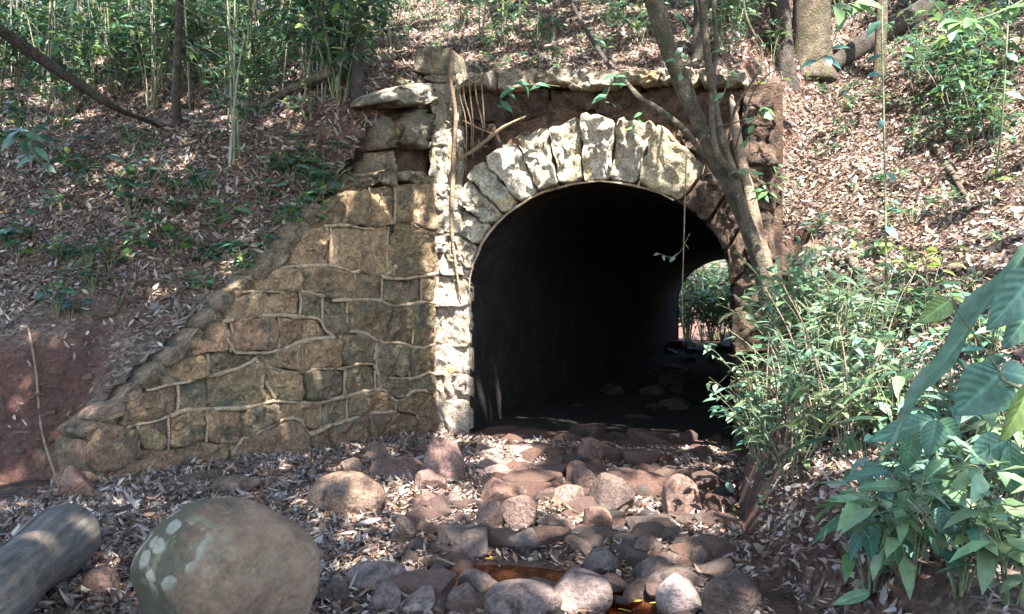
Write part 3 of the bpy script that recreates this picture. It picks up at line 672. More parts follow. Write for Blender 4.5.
for k in range(24):
    b = hit(rng.uniform(478, 536), rng.uniform(446, 478), f=GF); pebble(b[0], b[1], rng.uniform(.06, .13), (.40, .28, .24), 'pale pink stone of the sunlit rubble', 'sunlit rubble stones')
for k in range(95):
    b = hit(rng.uniform(505, 722), rng.uniform(434, 500), f=GF); pebble(b[0], b[1], rng.uniform(.06, .2), (RED, PUR, DRK, RED)[rng.integers(4)], 'dull brown stone in the tunnel mouth', 'stones in the tunnel mouth')
for k in range(60):
    px, py = rng.uniform(420, 722), rng.uniform(478, 612)
    if 440 < px < 600 and 552 < py < 592: continue
    b = hit(px, py, f=GF); pebble(b[0], b[1], rng.uniform(.09, .17), (RED, PUR, GRY, PUR)[rng.integers(4)], 'middling brown rock of the stream bed', 'middling rocks of the stream bed')
for k in range(130):
    px, py = rng.uniform(400, 720), rng.uniform(470, 610)
    if px < 400 + (py - 470) * .0 or (470 < px < 590 and 556 < py < 590): continue
    b = hit(px, py, f=GF); pebble(b[0], b[1], rng.uniform(.035, .12), cols5[rng.integers(5)], 'small rounded stone of the stream bed', 'small stones of the stream bed')
for k in range(60):
    s = rng.uniform(.1, 14.5); u = rng.uniform(-1.15, 1.15); p = C0 + RT * u + AX * s
    pebble(p[0], p[1], rng.uniform(.08, .22), (.022, .017, .015), 'stone coloured dark for shade on the tunnel floor', 'stones on the tunnel floor')  # stones coloured near-black to carry the shade inside the tunnel
for k in range(9):
    p = C0 + RT * U(-1.0, 1.2) + AX * U(TL - 3, TL - .5); pebble(p[0], p[1], U(.25, .42), DRK, 'dark boulder heaped at the far end of the tunnel', 'boulders at the far end of the tunnel')
for k in range(26):
    px = rng.uniform(160, 430); py = rng.uniform(0, 8) + np.interp(px, [160, 440], [484, 446]); b = hit(px, py, f=GF)
    pebble(b[0], b[1], rng.uniform(.04, .09), (.19, .115, .08), 'small reddish stone at the wing wall foot', 'stones at the foot of the wing wall')
for k in range(14):
    b = hit(rng.uniform(20, 110), rng.uniform(360, 470)); pebble(b[0], b[1], rng.uniform(.03, .07), (.2, .12, .08), 'small stone sticking out of the red earth bank', 'stones in the red earth bank', z=b[2] - .01)

# ---------------------------------------------------------------- log, branches, roots
def branch(name, label, pts, rad, mat, cat='branch', group=None, n=8, wob=.0, rough=.15, k=6):
    o = tube(name, pts, rad, M[mat], None, n=n, k=k, rough=rough, wob=wob, seed=int(abs(pts[0][0]) * 97) % 90); return tag(o, label, cat, group)
e0 = np.array([-1.98, 4.15, .20]); e1 = np.array([-2.05, 3.05, .13])
# weathered log: far end by the leaves, near end leaving the frame
pA, pB = at(52, 560, 4.1), at(-42, 650, 3.15); pB[2] = .16; pA[2] = .20
ax = unit(pA - pB); Ln = np.linalg.norm(pA - pB) + .25
t = np.linspace(0, 1, 40); ra = np.where(t > .96, .135, .15 + .012 * np.sin(t * 9)); ra[-1] = .09; ra[-2] = .125
V, Fs = tube_data(np.c_[t * Ln, 0 * t, .01 * np.sin(t * 5)], ra, 110, .07, 4)
ang = np.arctan2(V[:, 2], V[:, 1]); ck = 1.25 + .10 * np.sin(V[:, 0] * 6) + .05 * np.sin(V[:, 0] * 17); groove = np.exp(-((ang - ck) / .045) ** 2)
V[:, 1:] *= (1 - .30 * groove)[:, None]
lg = mk('log', V, Fs, M['log'], None, center=(0, 0, 0)); lg.location = pB; lg.rotation_euler = Vector(ax).to_track_quat('X', 'Z').to_euler()
tag(lg, 'thick weathered grey log with a long crack in the lower left corner', 'log')
def on(px, py, lift=.03): p = hit(px, py); p[2] += lift; return p
p = [at(-40, 5, 6.6), at(0, 31, 6.9), at(75, 82, 7.5), at(120, 108, 8.0), on(158, 128, .02)]
branch('branch', 'long dark leaning branch crossing the upper left corner', p, [.05, .048, .044, .036, .02], 'bark_dark', wob=.02)
p = [on(255, 112, .03), on(300, 97, .10), on(345, 79, .12), on(395, 62, .06)]
branch('fallen_branch', 'pale fallen branch lying on the slope above the wing wall', p, [.03, .045, .05, .05], 'bark', wob=.03)
branch('branch', 'thin bare stick slanting down towards the dark stump', [at(270, -20, 11.5), at(310, 22, 11), on(352, 72)], [.02, .02, .014], 'bark_dark')
b = on(357, 100, -.05); branch('stump', 'dark upright dead stump left of the arch top', [b, b + (0, 0, .35), b + (.01, 0, .70), b + (.0, .02, .86)], [.075, .065, .06, .045], 'bark_dark', 'stump', n=12)
branch('root', 'pale ribbon-like root running down the edge of the left pier', [fxyz(*fuv(459, 55), .16), fxyz(*fuv(457, 84), .17), fxyz(*fuv(459, 120), .09), fxyz(*fuv(456, 180), .085), fxyz(*fuv(455, 230), .08), fxyz(*fuv(458, 262), .07), fxyz(*fuv(463, 300), .06)], [.022, .024, .022, .024, .02, .015, .008], 'root', 'root', rough=.25)
for k, (x0, x1, y1) in enumerate([(470, 473, 150), (476, 475, 160), (482, 484, 140), (488, 486, 132), (466, 468, 172)]):
    branch('hanging_root', 'thin root hanging from the coping beside the left pier', [fxyz(*fuv(x0, 78), .20), fxyz(*fuv(x0 - 1, 100), .13), fxyz(*fuv(x1 + 1, 125), .08), fxyz(*fuv(x1, y1), .06)], [.008, .008, .007, .003], 'root', 'root', 'thin roots hanging over the left spandrel')
branch('root', 'brown root slanting across the left spandrel below the coping', [fxyz(*fuv(461, 160), .06), fxyz(*fuv(480, 149), .08), fxyz(*fuv(505, 130), .10), fxyz(*fuv(528, 118), .08)], [.016, .02, .018, .01], 'root', 'root', rough=.25)
branch('root', 'short brown root between the pier and the slanting one', [fxyz(*fuv(466, 122), .07), fxyz(*fuv(482, 130), .09), fxyz(*fuv(498, 136), .07)], [.008, .01, .006], 'root', 'root')
branch('branch', 'grey branch arching from the coping to the leaning tree', [fxyz(*fuv(628, 84), .2), fxyz(*fuv(645, 104), .28), fxyz(*fuv(668, 120), .34), fxyz(*fuv(692, 140), .36), fxyz(*fuv(722, 182), .30)], [.018, .03, .032, .03, .024], 'bark', rough=.2)
branch('branch', 'dark dead stick leaning down onto the coping', [at(560, -20, 10.2), at(585, 28, 9.6), at(612, 70, 9.1), fxyz(*fuv(622, 82), .12)], [.014, .024, .024, .018], 'bark_dark')
branch('vine', 'thin vine hanging free in front of the right of the arch', [fxyz(*fuv(690, 148), .25), fxyz(*fuv(688, 220), .25), fxyz(*fuv(686, 300), .25), fxyz(*fuv(687, 345), .25)], [.006, .006, .005, .003], 'root', 'vine')
for nm, pts, rd, lb in [('fallen_branch', [(848, 262), (872, 292), (893, 322)], .035, 'brown stick lying on the right slope behind the broad leaves'),
                        ('fallen_branch', [(836, 262), (855, 280), (880, 318)], .022, 'thinner brown stick left of its neighbour on the right slope'),
                        ('fallen_branch', [(930, 145), (950, 175), (965, 200)], .03, 'dark curved stick on the upper right slope'),
                        ('fallen_branch', [(60, 310), (110, 322), (130, 288)], .018, 'bent twig above the red earth bank'),
                        ('fallen_branch', [(560, 100), (0, 0), (0, 0)], 0, '')]:
    if rd: branch(nm, lb, [on(*q, .035) for q in pts], [rd, rd, rd * .6], 'bark', wob=.02)
branch('vine', 'thin pale vine trailing down the red earth bank', [on(28, 335, .06), on(36, 385, .08), on(42, 440, .06), on(62, 498, .02)], .009, 'root', 'vine')
branch('twig', 'straight pale twig lying in the leaves left of the pool', [on(430, 562, .03), on(455, 572, .03)], .008, 'root', 'twig')
for k in range(22):
    q = hit(rng.uniform(20, 1000), rng.uniform(90, 330)); a = rng.uniform(0, 6.28); L = rng.uniform(.3, .8); d = np.array([math.cos(a), math.sin(a)]) * L / 2
    P = [np.array([q[0] + d[0] * t, q[1] + d[1] * t, 0]) for t in (-1, 0, 1)]
    for p_ in P: p_[2] = float(surf(p_[0:1], p_[1:2])[0]) + .02
    if max(p_[2] for p_ in P) - min(p_[2] for p_ in P) > .7: continue
    branch('twig', 'thin dead twig on the leafy slope', P, [.007, .009, .004], 'bark', 'twig', 'dead twigs on the slope', n=5, wob=.02, k=3)

# ---------------------------------------------------------------- foliage builders
GREENS = np.array([(.06, .13, .065), (.075, .16, .07), (.06, .14, .10), (.10, .19, .07), (.045, .10, .06), (.15, .22, .06), (.08, .16, .11)])
def gcol(n, tint=None):
    c = GREENS[rng.integers(len(GREENS), size=n)] if tint is None else np.tile(np.asarray(tint, float), (n, 1))
    return c * rng.uniform(.65, 1.35, (n, 1)) * rng.uniform(.9, 1.1, (n, 3))
def foliage_on(paths, n, L, asp, droop, spread, skip=.25, tint=None):
    """leaves set along stem paths: returns arrays"""
    A = np.vstack([q[:-1] for q in paths]); B = np.vstack([q[1:] for q in paths]); tp = np.concatenate([np.arange(len(q) - 1) / (len(q) - 1) for q in paths])
    ok = np.where(tp >= skip)[0]; i = ok[rng.integers(len(ok), size=n)]; a = rng.uniform(0, 6.28, n)
    D = np.stack([np.cos(a), np.sin(a), rng.uniform(-droop, .45, n)], 1); P = A[i] + (B[i] - A[i]) * rng.uniform(0, 1, (n, 1)) + D * rng.uniform(0, spread, (n, 1))
    N = unit(np.c_[rng.normal(size=(n, 2)) * .35, np.ones(n)]); l = L * rng.uniform(.6, 1.25, n)
    return P, D, N, l, l * asp * rng.uniform(.8, 1.2, n), gcol(n, tint)
def shrub(name, label, cat, base, nst, h, spread, nleaf, L, asp=.4, group=None, lean=(0, 0, 0), tint=None, r=.006, stem='stem', droop=.5, side=0):
    base = np.asarray(base, float); t = thing(name, label, cat, base, group); paths = []; parts = []
    for k in range(nst):
        a = rng.uniform(0, 6.28); d = np.array([math.cos(a), math.sin(a), 0]) * spread * rng.uniform(.3, 1); hh = h * rng.uniform(.6, 1.05)
        e = np.array(lean) * hh
        P = spline([base + d * .05 - (0, 0, .05), base + d * .3 + e * .25 + (0, 0, hh * .4), base + d * .65 + e * .6 + (0, 0, hh * .78), base + d + e + (0, 0, hh)], 4)
        paths.append(P); parts.append(tube_data(P, np.linspace(r, r * .4, len(P)), 5, .1, k))
        for j in range(side):
            i = rng.integers(len(P) // 3, len(P) - 1); a2 = rng.uniform(0, 6.28); q = np.array([math.cos(a2), math.sin(a2), rng.uniform(.1, .8)]) * h * rng.uniform(.15, .35)
            Q = spline([P[i], P[i] + q * .5 + (0, 0, .02), P[i] + q], 3); paths.append(Q); parts.append(tube_data(Q, np.linspace(r * .5, r * .2, len(Q)), 4, .1, k))
    V, Fs = joined(parts); mk('stem', V, Fs, M[stem], t, base)
    leaves('foliage', *foliage_on(paths, nleaf, L, asp, droop, L * .3, tint=tint), M['leaf'], t, base, curl=rng.uniform(0, .5, nleaf), fold=.12)
    return t

# ---------------------------------------------------------------- leaning tree at the right pier and other trunks in view
def pxpath(pts, Y): return [at(x, y, Y if np.isscalar(Y) else yy) for (x, y), yy in zip(pts, np.broadcast_to(Y, (len(pts),)))]
CANOPY = []     # (tree empty, base, blob centres, radii)
def trunk_tree(name, label, paths, mat, crown, group=None):
    base = np.array(paths[0][0][0]); t = thing(name, label, 'tree', base, group)
    for k, (P, R) in enumerate(paths):
        tube('trunk' if k == 0 else 'limb', P, R, M[mat if k != 2 else 'root'], t, n=14, k=7, rough=.14, seed=k + 3, wob=.015)
    CANOPY.append((t, paths[0][0][-1], crown)); return t
Yt = 7.75
lean = pxpath([(782, 375), (765, 278), (751, 235), (731, 190), (702, 130), (674, 62), (653, 0), (632, -60), (590, -220), (560, -420)], [7.75, 7.75, 7.75, 7.74, 7.7, 7.6, 7.5, 7.4, 7.2, 7.0])
limb2 = pxpath([(780, 365), (762, 270), (745, 215), (733, 175), (720, 130), (709, 70), (703, 0), (696, -80), (690, -250)], [7.6, 7.6, 7.6, 7.58, 7.55, 7.5, 7.5, 7.5, 7.6])
root3 = pxpath([(786, 370), (768, 272), (756, 225), (744, 175), (735, 125), (731, 96)], [7.68, 7.7, 7.75, 7.8, 7.95, 8.1])
limb4 = pxpath([(738, 178), (716, 150), (712, 95), (717, 40), (713, -20), (720, -120)], [7.55, 7.5, 7.5, 7.5, 7.5, 7.5])
limb5 = pxpath([(724, 170), (735, 110), (762, 60), (745, 10), (742, -60)], [7.6, 7.6, 7.7, 7.8, 7.8])
trunk_tree('leaning_tree', 'olive barked leaning tree with several stems in front of the right pier',
    [(lean, [.10, .088, .074, .068, .068, .074, .078, .078, .07, .06]), (limb2, [.05, .046, .042, .038, .035, .033, .03, .026, .022]), (root3, [.05, .055, .055, .05, .04, .02]), (limb4, [.03, .028, .024, .02, .02, .016]), (limb5, [.012, .012, .011, .01, .008])], 'bark', [(.2, 5.5, 8.8, 2.2)])
def upright(px, py, wpx, label, mat='bark', lean_=(0, 0), h=9, crown=None, name='tree', group=None, r2=.6):
    b = hit(px, py); b[2] -= .3; r = wpx / 2 / F * b[1]
    P = [b, b + (lean_[0] * .1, lean_[1] * .1, .6), b + (lean_[0] * .5, lean_[1] * .4, h * .35), b + (lean_[0], lean_[1], h * .7), b + (lean_[0] * 1.1, lean_[1], h)]
    c = crown or [(b[0] + lean_[0], b[1] + lean_[1], b[2] + h, 2.0)]
    return trunk_tree(name, label, [(P, [r * 1.6, r * 1.05, r * .95, r * .8, r * .4])], mat, c, group)
upright(786, 74, 19, 'reddish brown trunk, thinner of the pair above the right pier', 'bark_dark', (-.4, 0), 7)
upright(811, 62, 34, 'thick grey brown trunk beside the thinner one at the top right', 'bark', (.1, .2), 9)
upright(879, 78, 11, 'slim pale grey trunk standing before the fallen trunk', 'bark', (.15, 0), 6)
upright(176, 128, 8, 'slim dark trunk inside the left thicket', 'bark_dark', (.1, 0), 6)
upright(84, 84, 8, 'slender pale trunk at the back of the left thicket', 'stem_pale', (-.25, .1), 6)
upright(699, 60, 14, 'dark trunk partly hidden behind the leaning tree', 'bark_dark', (.15, .1), 7)
b = [on(828, 72, .02), on(870, 52, .12), on(915, 26, .12), on(962, -4, .1)]
branch('fallen_tree', 'thick dark fallen trunk lying up the slope at the top right', b, [.10, .14, .16, .17], 'bark_dark', 'tree trunk', n=14)
# canopy clumps spread over the clearing, each carried by the nearest forest tree
CLUMPS = [(gx + rng.uniform(-.7, .7), gy + rng.uniform(-.7, .7), 9.2 + rng.uniform(-.8, 1.4) + max(0, gy - 8) * .3, rng.uniform(1.35, 1.85)) for gx in np.arange(-8.5, 9.6, 2.1) for gy in np.arange(-4.5, 11, 2.1)]
TREES = [(-4.6, 1.2, 8, .16, 0), (-1.7, -2.3, 8.5, .2, 0), (2.6, -4.0, 8.5, .18, 0), (4.6, 1.5, 8, .15, 0), (-7.2, 4.2, 8, .17, 0), (-6.0, -3.5, 9, .2, 0),
                                      (-5.2, 16.5, 8, .15, 2.6), (6.5, 15.5, 8, .16, 2.4), (8.5, 7.5, 7, .16, 0), (1.6, 17, 8, .15, 2.5), (-9.5, 10.5, 7.5, .16, 0)]
# out-of-frame forest trees whose crowns shade the place
for k, (x, y, h, r, rad) in enumerate(TREES):
    z = float(surf(np.array([x]), np.array([y]))[0]); b = np.array([x, y, z - .1])
    P = [b, b + (.03, 0, .4), b + (.1, .05, h * .4), b + (.0, .1, h * .75), b + (.1, .1, h)]
    side = ['behind the viewer to the left', 'standing behind the viewer', 'behind the viewer to the right', 'right of the viewer', 'beside the left slope', 'far behind the viewer', 'on the crest to the left', 'on the crest to the right', 'on the right slope', 'on the crest above the arch', 'high on the left slope'][k]
    cc = [q for q in CLUMPS if min(range(len(TREES)), key=lambda i: (TREES[i][0] - q[0]) ** 2 + (TREES[i][1] - q[1]) ** 2) == k]
    if rad: cc = cc + [(x + rng.normal() * rad * .5, y + rng.normal() * rad * .5, z + h + rng.uniform(-1.2, 1), rad * rng.uniform(.55, .8)) for _ in range(4)]
    cc = cc + [(x, y, z + h, 1.4)]
    t = trunk_tree('forest_tree', 'tall forest tree ' + side + ', outside the picture', [(P, [r * 1.4, r * 1.05, r, r * .7, r * .4])], 'bark', cc, 'forest trees around the clearing')
# crowns: leaves in clumps, with gaps in the canopy where sun reaches the ground
LIT = [  # px centre, radii, share of sun
 (890, 210, 200, 200, 1.0), (900, 230, 230, 250, .90), (800, 120, 60, 60, .9), (570, 45, 170, 46, .72), (585, 148, 130, 46, 1.), (450, 270, 22, 200, .99), (412, 120, 40, 60, .7), (385, 215, 60, 36, .62), (320, 320, 130, 130, .26), (560, 545, 180, 65, .13), (508, 460, 42, 26, 1.), (684, 600, 34, 26, .8),
 (570, 498, 22, 14, .8), (110, 590, 45, 26, .6), (330, 545, 60, 24, .3), (150, 440, 24, 16, .9), (800, 380, 120, 130, .82), (960, 440, 130, 190, .72), (150, 55, 220, 70, .60), (250, 140, 170, 45, .17), (120, 530, 150, 50, .22), (560, 592, 90, 26, .28), (640, 590, 30, 20, .5), (700, 80, 60, 80, .6)]
QN = np.sort(fbm(np.random.default_rng(2).uniform(0, 9, (4000, 3)), 3.8, 2, 77))[::40]
def lit_mask(P):
    """follow the sun ray from each leaf down to where its shadow lands; True where the canopy has a gap"""
    n = len(P); hitp = P - SUN * 30; done = np.zeros(n, bool); pos = P.copy()
    for stp in range(46):
        pos = pos - SUN * .3
        u, s = us(pos[:, 0], pos[:, 1]); sf = surf(pos[:, 0], pos[:, 1])
        wall = (np.abs(u) < 1.75) & (s > 0) & (s < .6) & (pos[:, 2] < 3.5)
        wd_ = (pos[:, 0] - W0[0]) * WD[0] + (pos[:, 1] - W0[1]) * WD[1]; wb = (pos[:, 0] - W0[0]) * WN[0] + (pos[:, 1] - W0[1]) * WN[1]
        wall |= (wb < 0) & (wb > -.4) & (wd_ > 0) & (wd_ < 3.9) & (pos[:, 2] < np.maximum(3.4 - .80 * wd_, .3))
        bl = (~done) & ((pos[:, 2] < sf) | wall); hitp[bl] = pos[bl] + SUN * .15; done |= bl
    px = 512 + hitp[:, 0] / np.maximum(hitp[:, 1], .5) * F; py = 307 - (hitp[:, 2] - EYE) / np.maximum(hitp[:, 1], .5) * F
    pr = np.full(n, .07)
    for cx, cy, rx, ry, v in LIT:
        d = ((px - cx) / rx) ** 2 + ((py - cy) / ry) ** 2; pr = np.maximum(pr, v * np.clip(1.4 - .7 * d, 0, 1) * (d < 1.6))
    pr = np.where(((px - 229) / 125) ** 2 + ((py - 530) / 105) ** 2 < 1, .04, pr)
    pr = np.where(((px - 40) / 70) ** 2 + ((py - 580) / 50) ** 2 < 1, .08, pr)
    pr = np.where(((px - 785) / 75) ** 2 + ((py - 560) / 75) ** 2 < 1, .07, pr); pr = np.where((px > 330) & (px < 480) & (py > 470) & (py < 540), np.minimum(pr, .10), pr)
    nz = np.interp(fbm(hitp, 3.8, 2, 77), QN, np.linspace(0, 1, len(QN)))
    return (nz < pr) & (hitp[:, 1] > .8) & done
for t, top, blobs in CANOPY:
    P = []
    for (x, y, z, r) in blobs:
        m = int(3400 * (r / 2) ** 2); q = rng.normal(size=(m // 14 + 1, 3)); q = unit(q) * (rng.uniform(.15, 1, (len(q), 1)) ** .5) * r * np.array([1, 1, .6])
        q = q.repeat(14, 0)[:m] + rng.normal(size=(m, 3)) * .22; P.append(q + (x, y, z))
    P = np.vstack(P); P = P[P[:, 2] > 3.0]
    infr = (P[:, 1] > .3) & (np.abs(P[:, 0] / np.maximum(P[:, 1], .3)) < .60) & ((P[:, 2] - EYE) / np.maximum(P[:, 1], .3) < .36)
    P = P[~infr]; P = P[~lit_mask(P)]
    n = len(P); D = unit(np.c_[rng.normal(size=(n, 2)), rng.normal(size=n) * .5 - .2]); P = P - D * .09; N = unit(np.c_[rng.normal(size=(n, 2)) * .5, np.ones(n)]); l = rng.uniform(.12, .28, n)
    base = np.array(t.location); leaves('crown', P, D, N, l, l * .48, gcol(n), M['leaf'], t, base, curl=.2)
    parts = []                                     # limbs up into the clumps
    for (x, y, z, r) in blobs:
        parts.append(tube_data(spline([np.array(top) - (0, 0, 1.2), (np.array(top) + (x, y, z)) / 2 - (0, 0, .1), (x, y, z)], 4), np.linspace(.05, .012, 9), 6, .1, 3))
    V, Fs = joined(parts); mk('limb', V, Fs, M['bark'], t, base)

# ---------------------------------------------------------------- understory
# left thicket: tall thin stems
k = 0
for (px, py, h) in [(12, 90, 3), (30, 75, 3.2), (48, 110, 3), (62, 70, 3.4), (100, 62, 3), (112, 95, 3.2), (128, 80, 3), (140, 60, 3.2), (152, 105, 3), (165, 92, 2.8), (190, 110, 3), (203, 90, 3), (215, 70, 3.3), (226, 130, 2.8), (233, 165, 2.2), (240, 160, 2.4), (228, 168, 1.8), (246, 110, 3), (262, 78, 3), (280, 60, 3), (300, 72, 3), (322, 58, 3), (338, 80, 2.6), (335, 62, 3), (392, 48, 2.6), (408, 40, 2.6), (480, 42, 2.2), (503, 40, 2.2), (520, 36, 2.4), (5, 60, 3), (75, 50, 3), (178, 48, 3), (262, 45, 3), (310, 40, 3)]:
    b = hit(px, py); k += 1
    where = 'left thicket' if px < 380 else 'slope above the arch'
    shrub('cane', f'tall thin pale green cane in the {where}', 'cane', b, 1 if k % 3 else 2, h, .25, 26 if px < 380 else 12, .15, .24, f'thin canes of the {where}', (rng.uniform(-.14, .14), rng.uniform(-.1, .1), 0), r=rng.uniform(.009, .018), stem='stem_pale' if k % 2 else 'stem', side=2, tint=None)
def copy_plant(src, loc, rz, sc, label, group):
    o = src.copy(); COL.objects.link(o); o.location = loc; o.rotation_euler = (rng.uniform(-.12, .12), rng.uniform(-.12, .12), rz); o.scale = (sc, sc, sc); o['label'] = label; o['group'] = group
    for ch in src.children: c = ch.copy(); COL.objects.link(c); c.parent = o
    return o
def spread_plants(protos, spots, label, group, smin, smax):
    for i, (px, py) in enumerate(spots):
        b = hit(px, py); sc = rng.uniform(smin, smax)
        if i < len(protos): o = protos[i]; o.location = b; o.rotation_euler = (0, 0, rng.uniform(0, 6.28)); o.scale = (sc, sc, sc); o['label'] = label; o['group'] = group
        else: copy_plant(protos[i % len(protos)], b, rng.uniform(0, 6.28), sc, label, group)
def pool(n, name, cat, **kw): return [shrub(name, 'x', cat, (0, 0, 0), **{q: (v() if callable(v) else v) for q, v in kw.items()}) for _ in range(n)]
U = rng.uniform
spread_plants(pool(6, 'cane', 'cane', nst=2, h=lambda: U(2, 3), spread=.35, nleaf=46, L=.14, asp=.22, lean=lambda: (U(-.2, .2), U(-.1, .1), 0), r=lambda: U(.007, .013), stem='stem_pale', side=3),
    [(U(-20, 350), U(10, 105)) for _ in range(85)], 'tall thin pale green cane in the left thicket', 'thin canes of the left thicket', .7, 1.2)
spread_plants(pool(6, 'shrub', 'shrub', nst=6, h=lambda: U(.9, 1.4), spread=.6, nleaf=210, L=.14, asp=.34, r=.007, side=3),
    [(U(-20, 350), U(10, 118)) for _ in range(75)], 'leafy low shrub in the left thicket', 'low shrubs of the left thicket', .6, 1.2)
spread_plants(pool(5, 'crest_shrub', 'shrub', nst=6, h=lambda: U(1.2, 2), spread=.8, nleaf=240, L=.16, asp=.34, r=.01, side=3),
    [(U(-30, 1050), U(-20, 8)) for _ in range(34)], 'leafy shrub along the top of the slope', 'undergrowth along the top of the slope', .7, 1.2)
spread_plants(pool(5, 'shrub', 'shrub', nst=5, h=lambda: U(.5, .9), spread=.4, nleaf=80, L=.11, asp=.36, r=.005, side=2),
    [(U(350, 760), U(2, 58)) for _ in range(34)], 'small green shrub on the slope above the arch', 'small shrubs above the arch', .5, 1.1)
spread_plants(pool(4, 'shrub', 'shrub', nst=5, h=lambda: U(.5, .9), spread=.4, nleaf=70, L=.13, asp=.36, r=.005, side=2),
    [(U(880, 1035), U(20, 170)) for _ in range(18)], 'small green shrub on the upper right slope', 'small shrubs of the upper right slope', .5, 1.1)
spread_plants(pool(6, 'herb', 'herb', nst=6, h=lambda: U(.16, .3), spread=.26, nleaf=26, L=.12, asp=.42, r=.004, droop=.2),
    [(U(-5, 340), U(125, 330)) for _ in range(52)], 'low green herb on the left slope', 'herbs of the left slope', .6, 1.3)
spread_plants(pool(4, 'herb', 'herb', nst=6, h=lambda: U(.16, .3), spread=.26, nleaf=22, L=.11, asp=.42, r=.004, droop=.2),
    [(U(790, 1020), U(110, 380)) for _ in range(26)], 'low green herb on the right slope', 'herbs of the right slope', .5, 1.1)
spread_plants(pool(6, 'bush', 'bush', nst=9, h=lambda: U(.45, .7), spread=.42, nleaf=95, L=.095, asp=.34, r=.004, side=2, tint=lambda: [(.16, .24, .14), (.19, .25, .12), (.13, .22, .14), (.22, .26, .14)][rng.integers(4)], lean=(-.12, -.12, 0)),
    [(U(742, 880), U(330, 500)) for _ in range(18)], 'leafy pale green bush on the right bank', 'bushes of the right bank', .6, 1.1)
spread_plants(pool(4, 'bush', 'bush', nst=7, h=lambda: U(.3, .5), spread=.3, nleaf=70, L=.13, asp=.38, r=.004, side=2, tint=lambda: [(.13, .23, .16), (.11, .20, .14), (.16, .24, .12)][rng.integers(3)]),
    [(U(850, 1030), U(390, 612)) for _ in range(13)], 'blue green herb among the broad leaved plants', 'herbs among the broad leaved plants', .6, 1.1)
for (px, py, h, n, L, lab) in [
    (60, 118, .75, 70, .17, 'bluish green shrub at the left edge below the leaning branch'), (20, 140, .6, 50, .18, 'dark green shrub at the far left edge'), (120, 75, 1.3, 150, .16, 'leafy dark shrub behind the leaning branch'), (165, 60, 1.4, 160, .15, 'dense green shrub at the heart of the left thicket'),
    (205, 60, 1.3, 130, .15, 'bright green leafy shrub right of the dense one'), (255, 60, 1.0, 110, .14, 'yellowish green shrub at the back of the thicket'), (300, 50, 1.1, 120, .13, 'feathery green shrub left of the dark stump'), (345, 45, 1.0, 100, .13, 'green shrub behind the dark stump'),
    (395, 30, .9, 80, .13, 'dark leaved bush above the pier top'), (30, 60, 1.2, 120, .15, 'grey green bush in the top left corner'), (80, 60, 1.1, 110, .15, 'loose bush left of the leafy dark shrub'), (505, 22, .7, 60, .12, 'small bush at the top above the coping'),
    (600, 62, .4, 40, .10, 'low green seedlings behind the coping'), (640, 45, .6, 60, .12, 'green bush left of the leaning tree'), (560, 70, .3, 26, .10, 'tiny seedling on top of the coping'), (735, 50, .7, 60, .11, 'light green bush behind the leaning tree'),
    (460, 30, .8, 70, .12, 'leafy bush on the slope above the left pier'), (772, 62, .5, 40, .11, 'bush at the foot of the thinner trunk'),
    (960, 50, .9, 80, .13, 'green bush right of the fallen trunk'), (1005, 90, .9, 80, .13, 'bush at the upper right edge'), (985, 140, .5, 50, .12, 'low herb on the upper right slope'), (940, 90, .6, 50, .13, 'pale leaved bush below the fallen trunk')]:
    shrub('shrub', lab, 'shrub', hit(px, py), 5, h, h * .55, n, L, .38, r=.007, side=3)
for (px, py, h, n, L, lab, tn) in [
    (198, 268, .22, 40, .13, 'bright bluish green herb above the sloping coping', (.06, .17, .10)), (222, 262, .22, 18, .14, 'small green herb right of the bright one', (.07, .17, .10)), (60, 262, .24, 34, .12, 'dark green herb on the left slope', None), (110, 268, .2, 20, .12, 'little herb between the two larger ones', None),
    (70, 318, .16, 22, .11, 'low herb at the lip of the red bank', (.06, .13, .11)), (15, 245, .3, 22, .16, 'herb at the left edge of the slope', None), (40, 165, .35, 26, .22, 'pale broad leaved herb at the left edge', (.10, .17, .13)), (120, 195, .25, 26, .13, 'green herb in the shade under the thicket', None), (145, 160, .25, 30, .12, 'herb at the foot of the slim dark trunk', None),
    (205, 195, .25, 24, .13, 'herb left of the sapling clump', None), (265, 175, .2, 20, .11, 'small herb right of the sapling clump', None), (315, 160, .2, 20, .10, 'herb near the rubble shoulder', None), (310, 120, .3, 34, .10, 'green herb under the pale fallen branch', None), (250, 125, .3, 36, .14, 'leafy herb at the low end of the pale branch', (.05, .12, .08)),
    (405, 180, .12, 16, .06, 'tiny bright weed growing on the wing wall shoulder', (.14, .24, .05)), (760, 100, .25, 26, .11, 'bright yellow green weed behind the right pier', (.17, .26, .05)), (912, 225, .2, 10, .14, 'single green seedling on the right slope', None), (815, 240, .3, 24, .12, 'pale weed on the right slope near the tree', None), (930, 290, .35, 30, .12, 'yellowish weed behind the broad leaves', (.18, .24, .05))]:
    shrub('herb', lab, 'herb', hit(px, py), 6, h, h * 1.1, n, L, .42, r=.004, droop=.2, tint=tn)
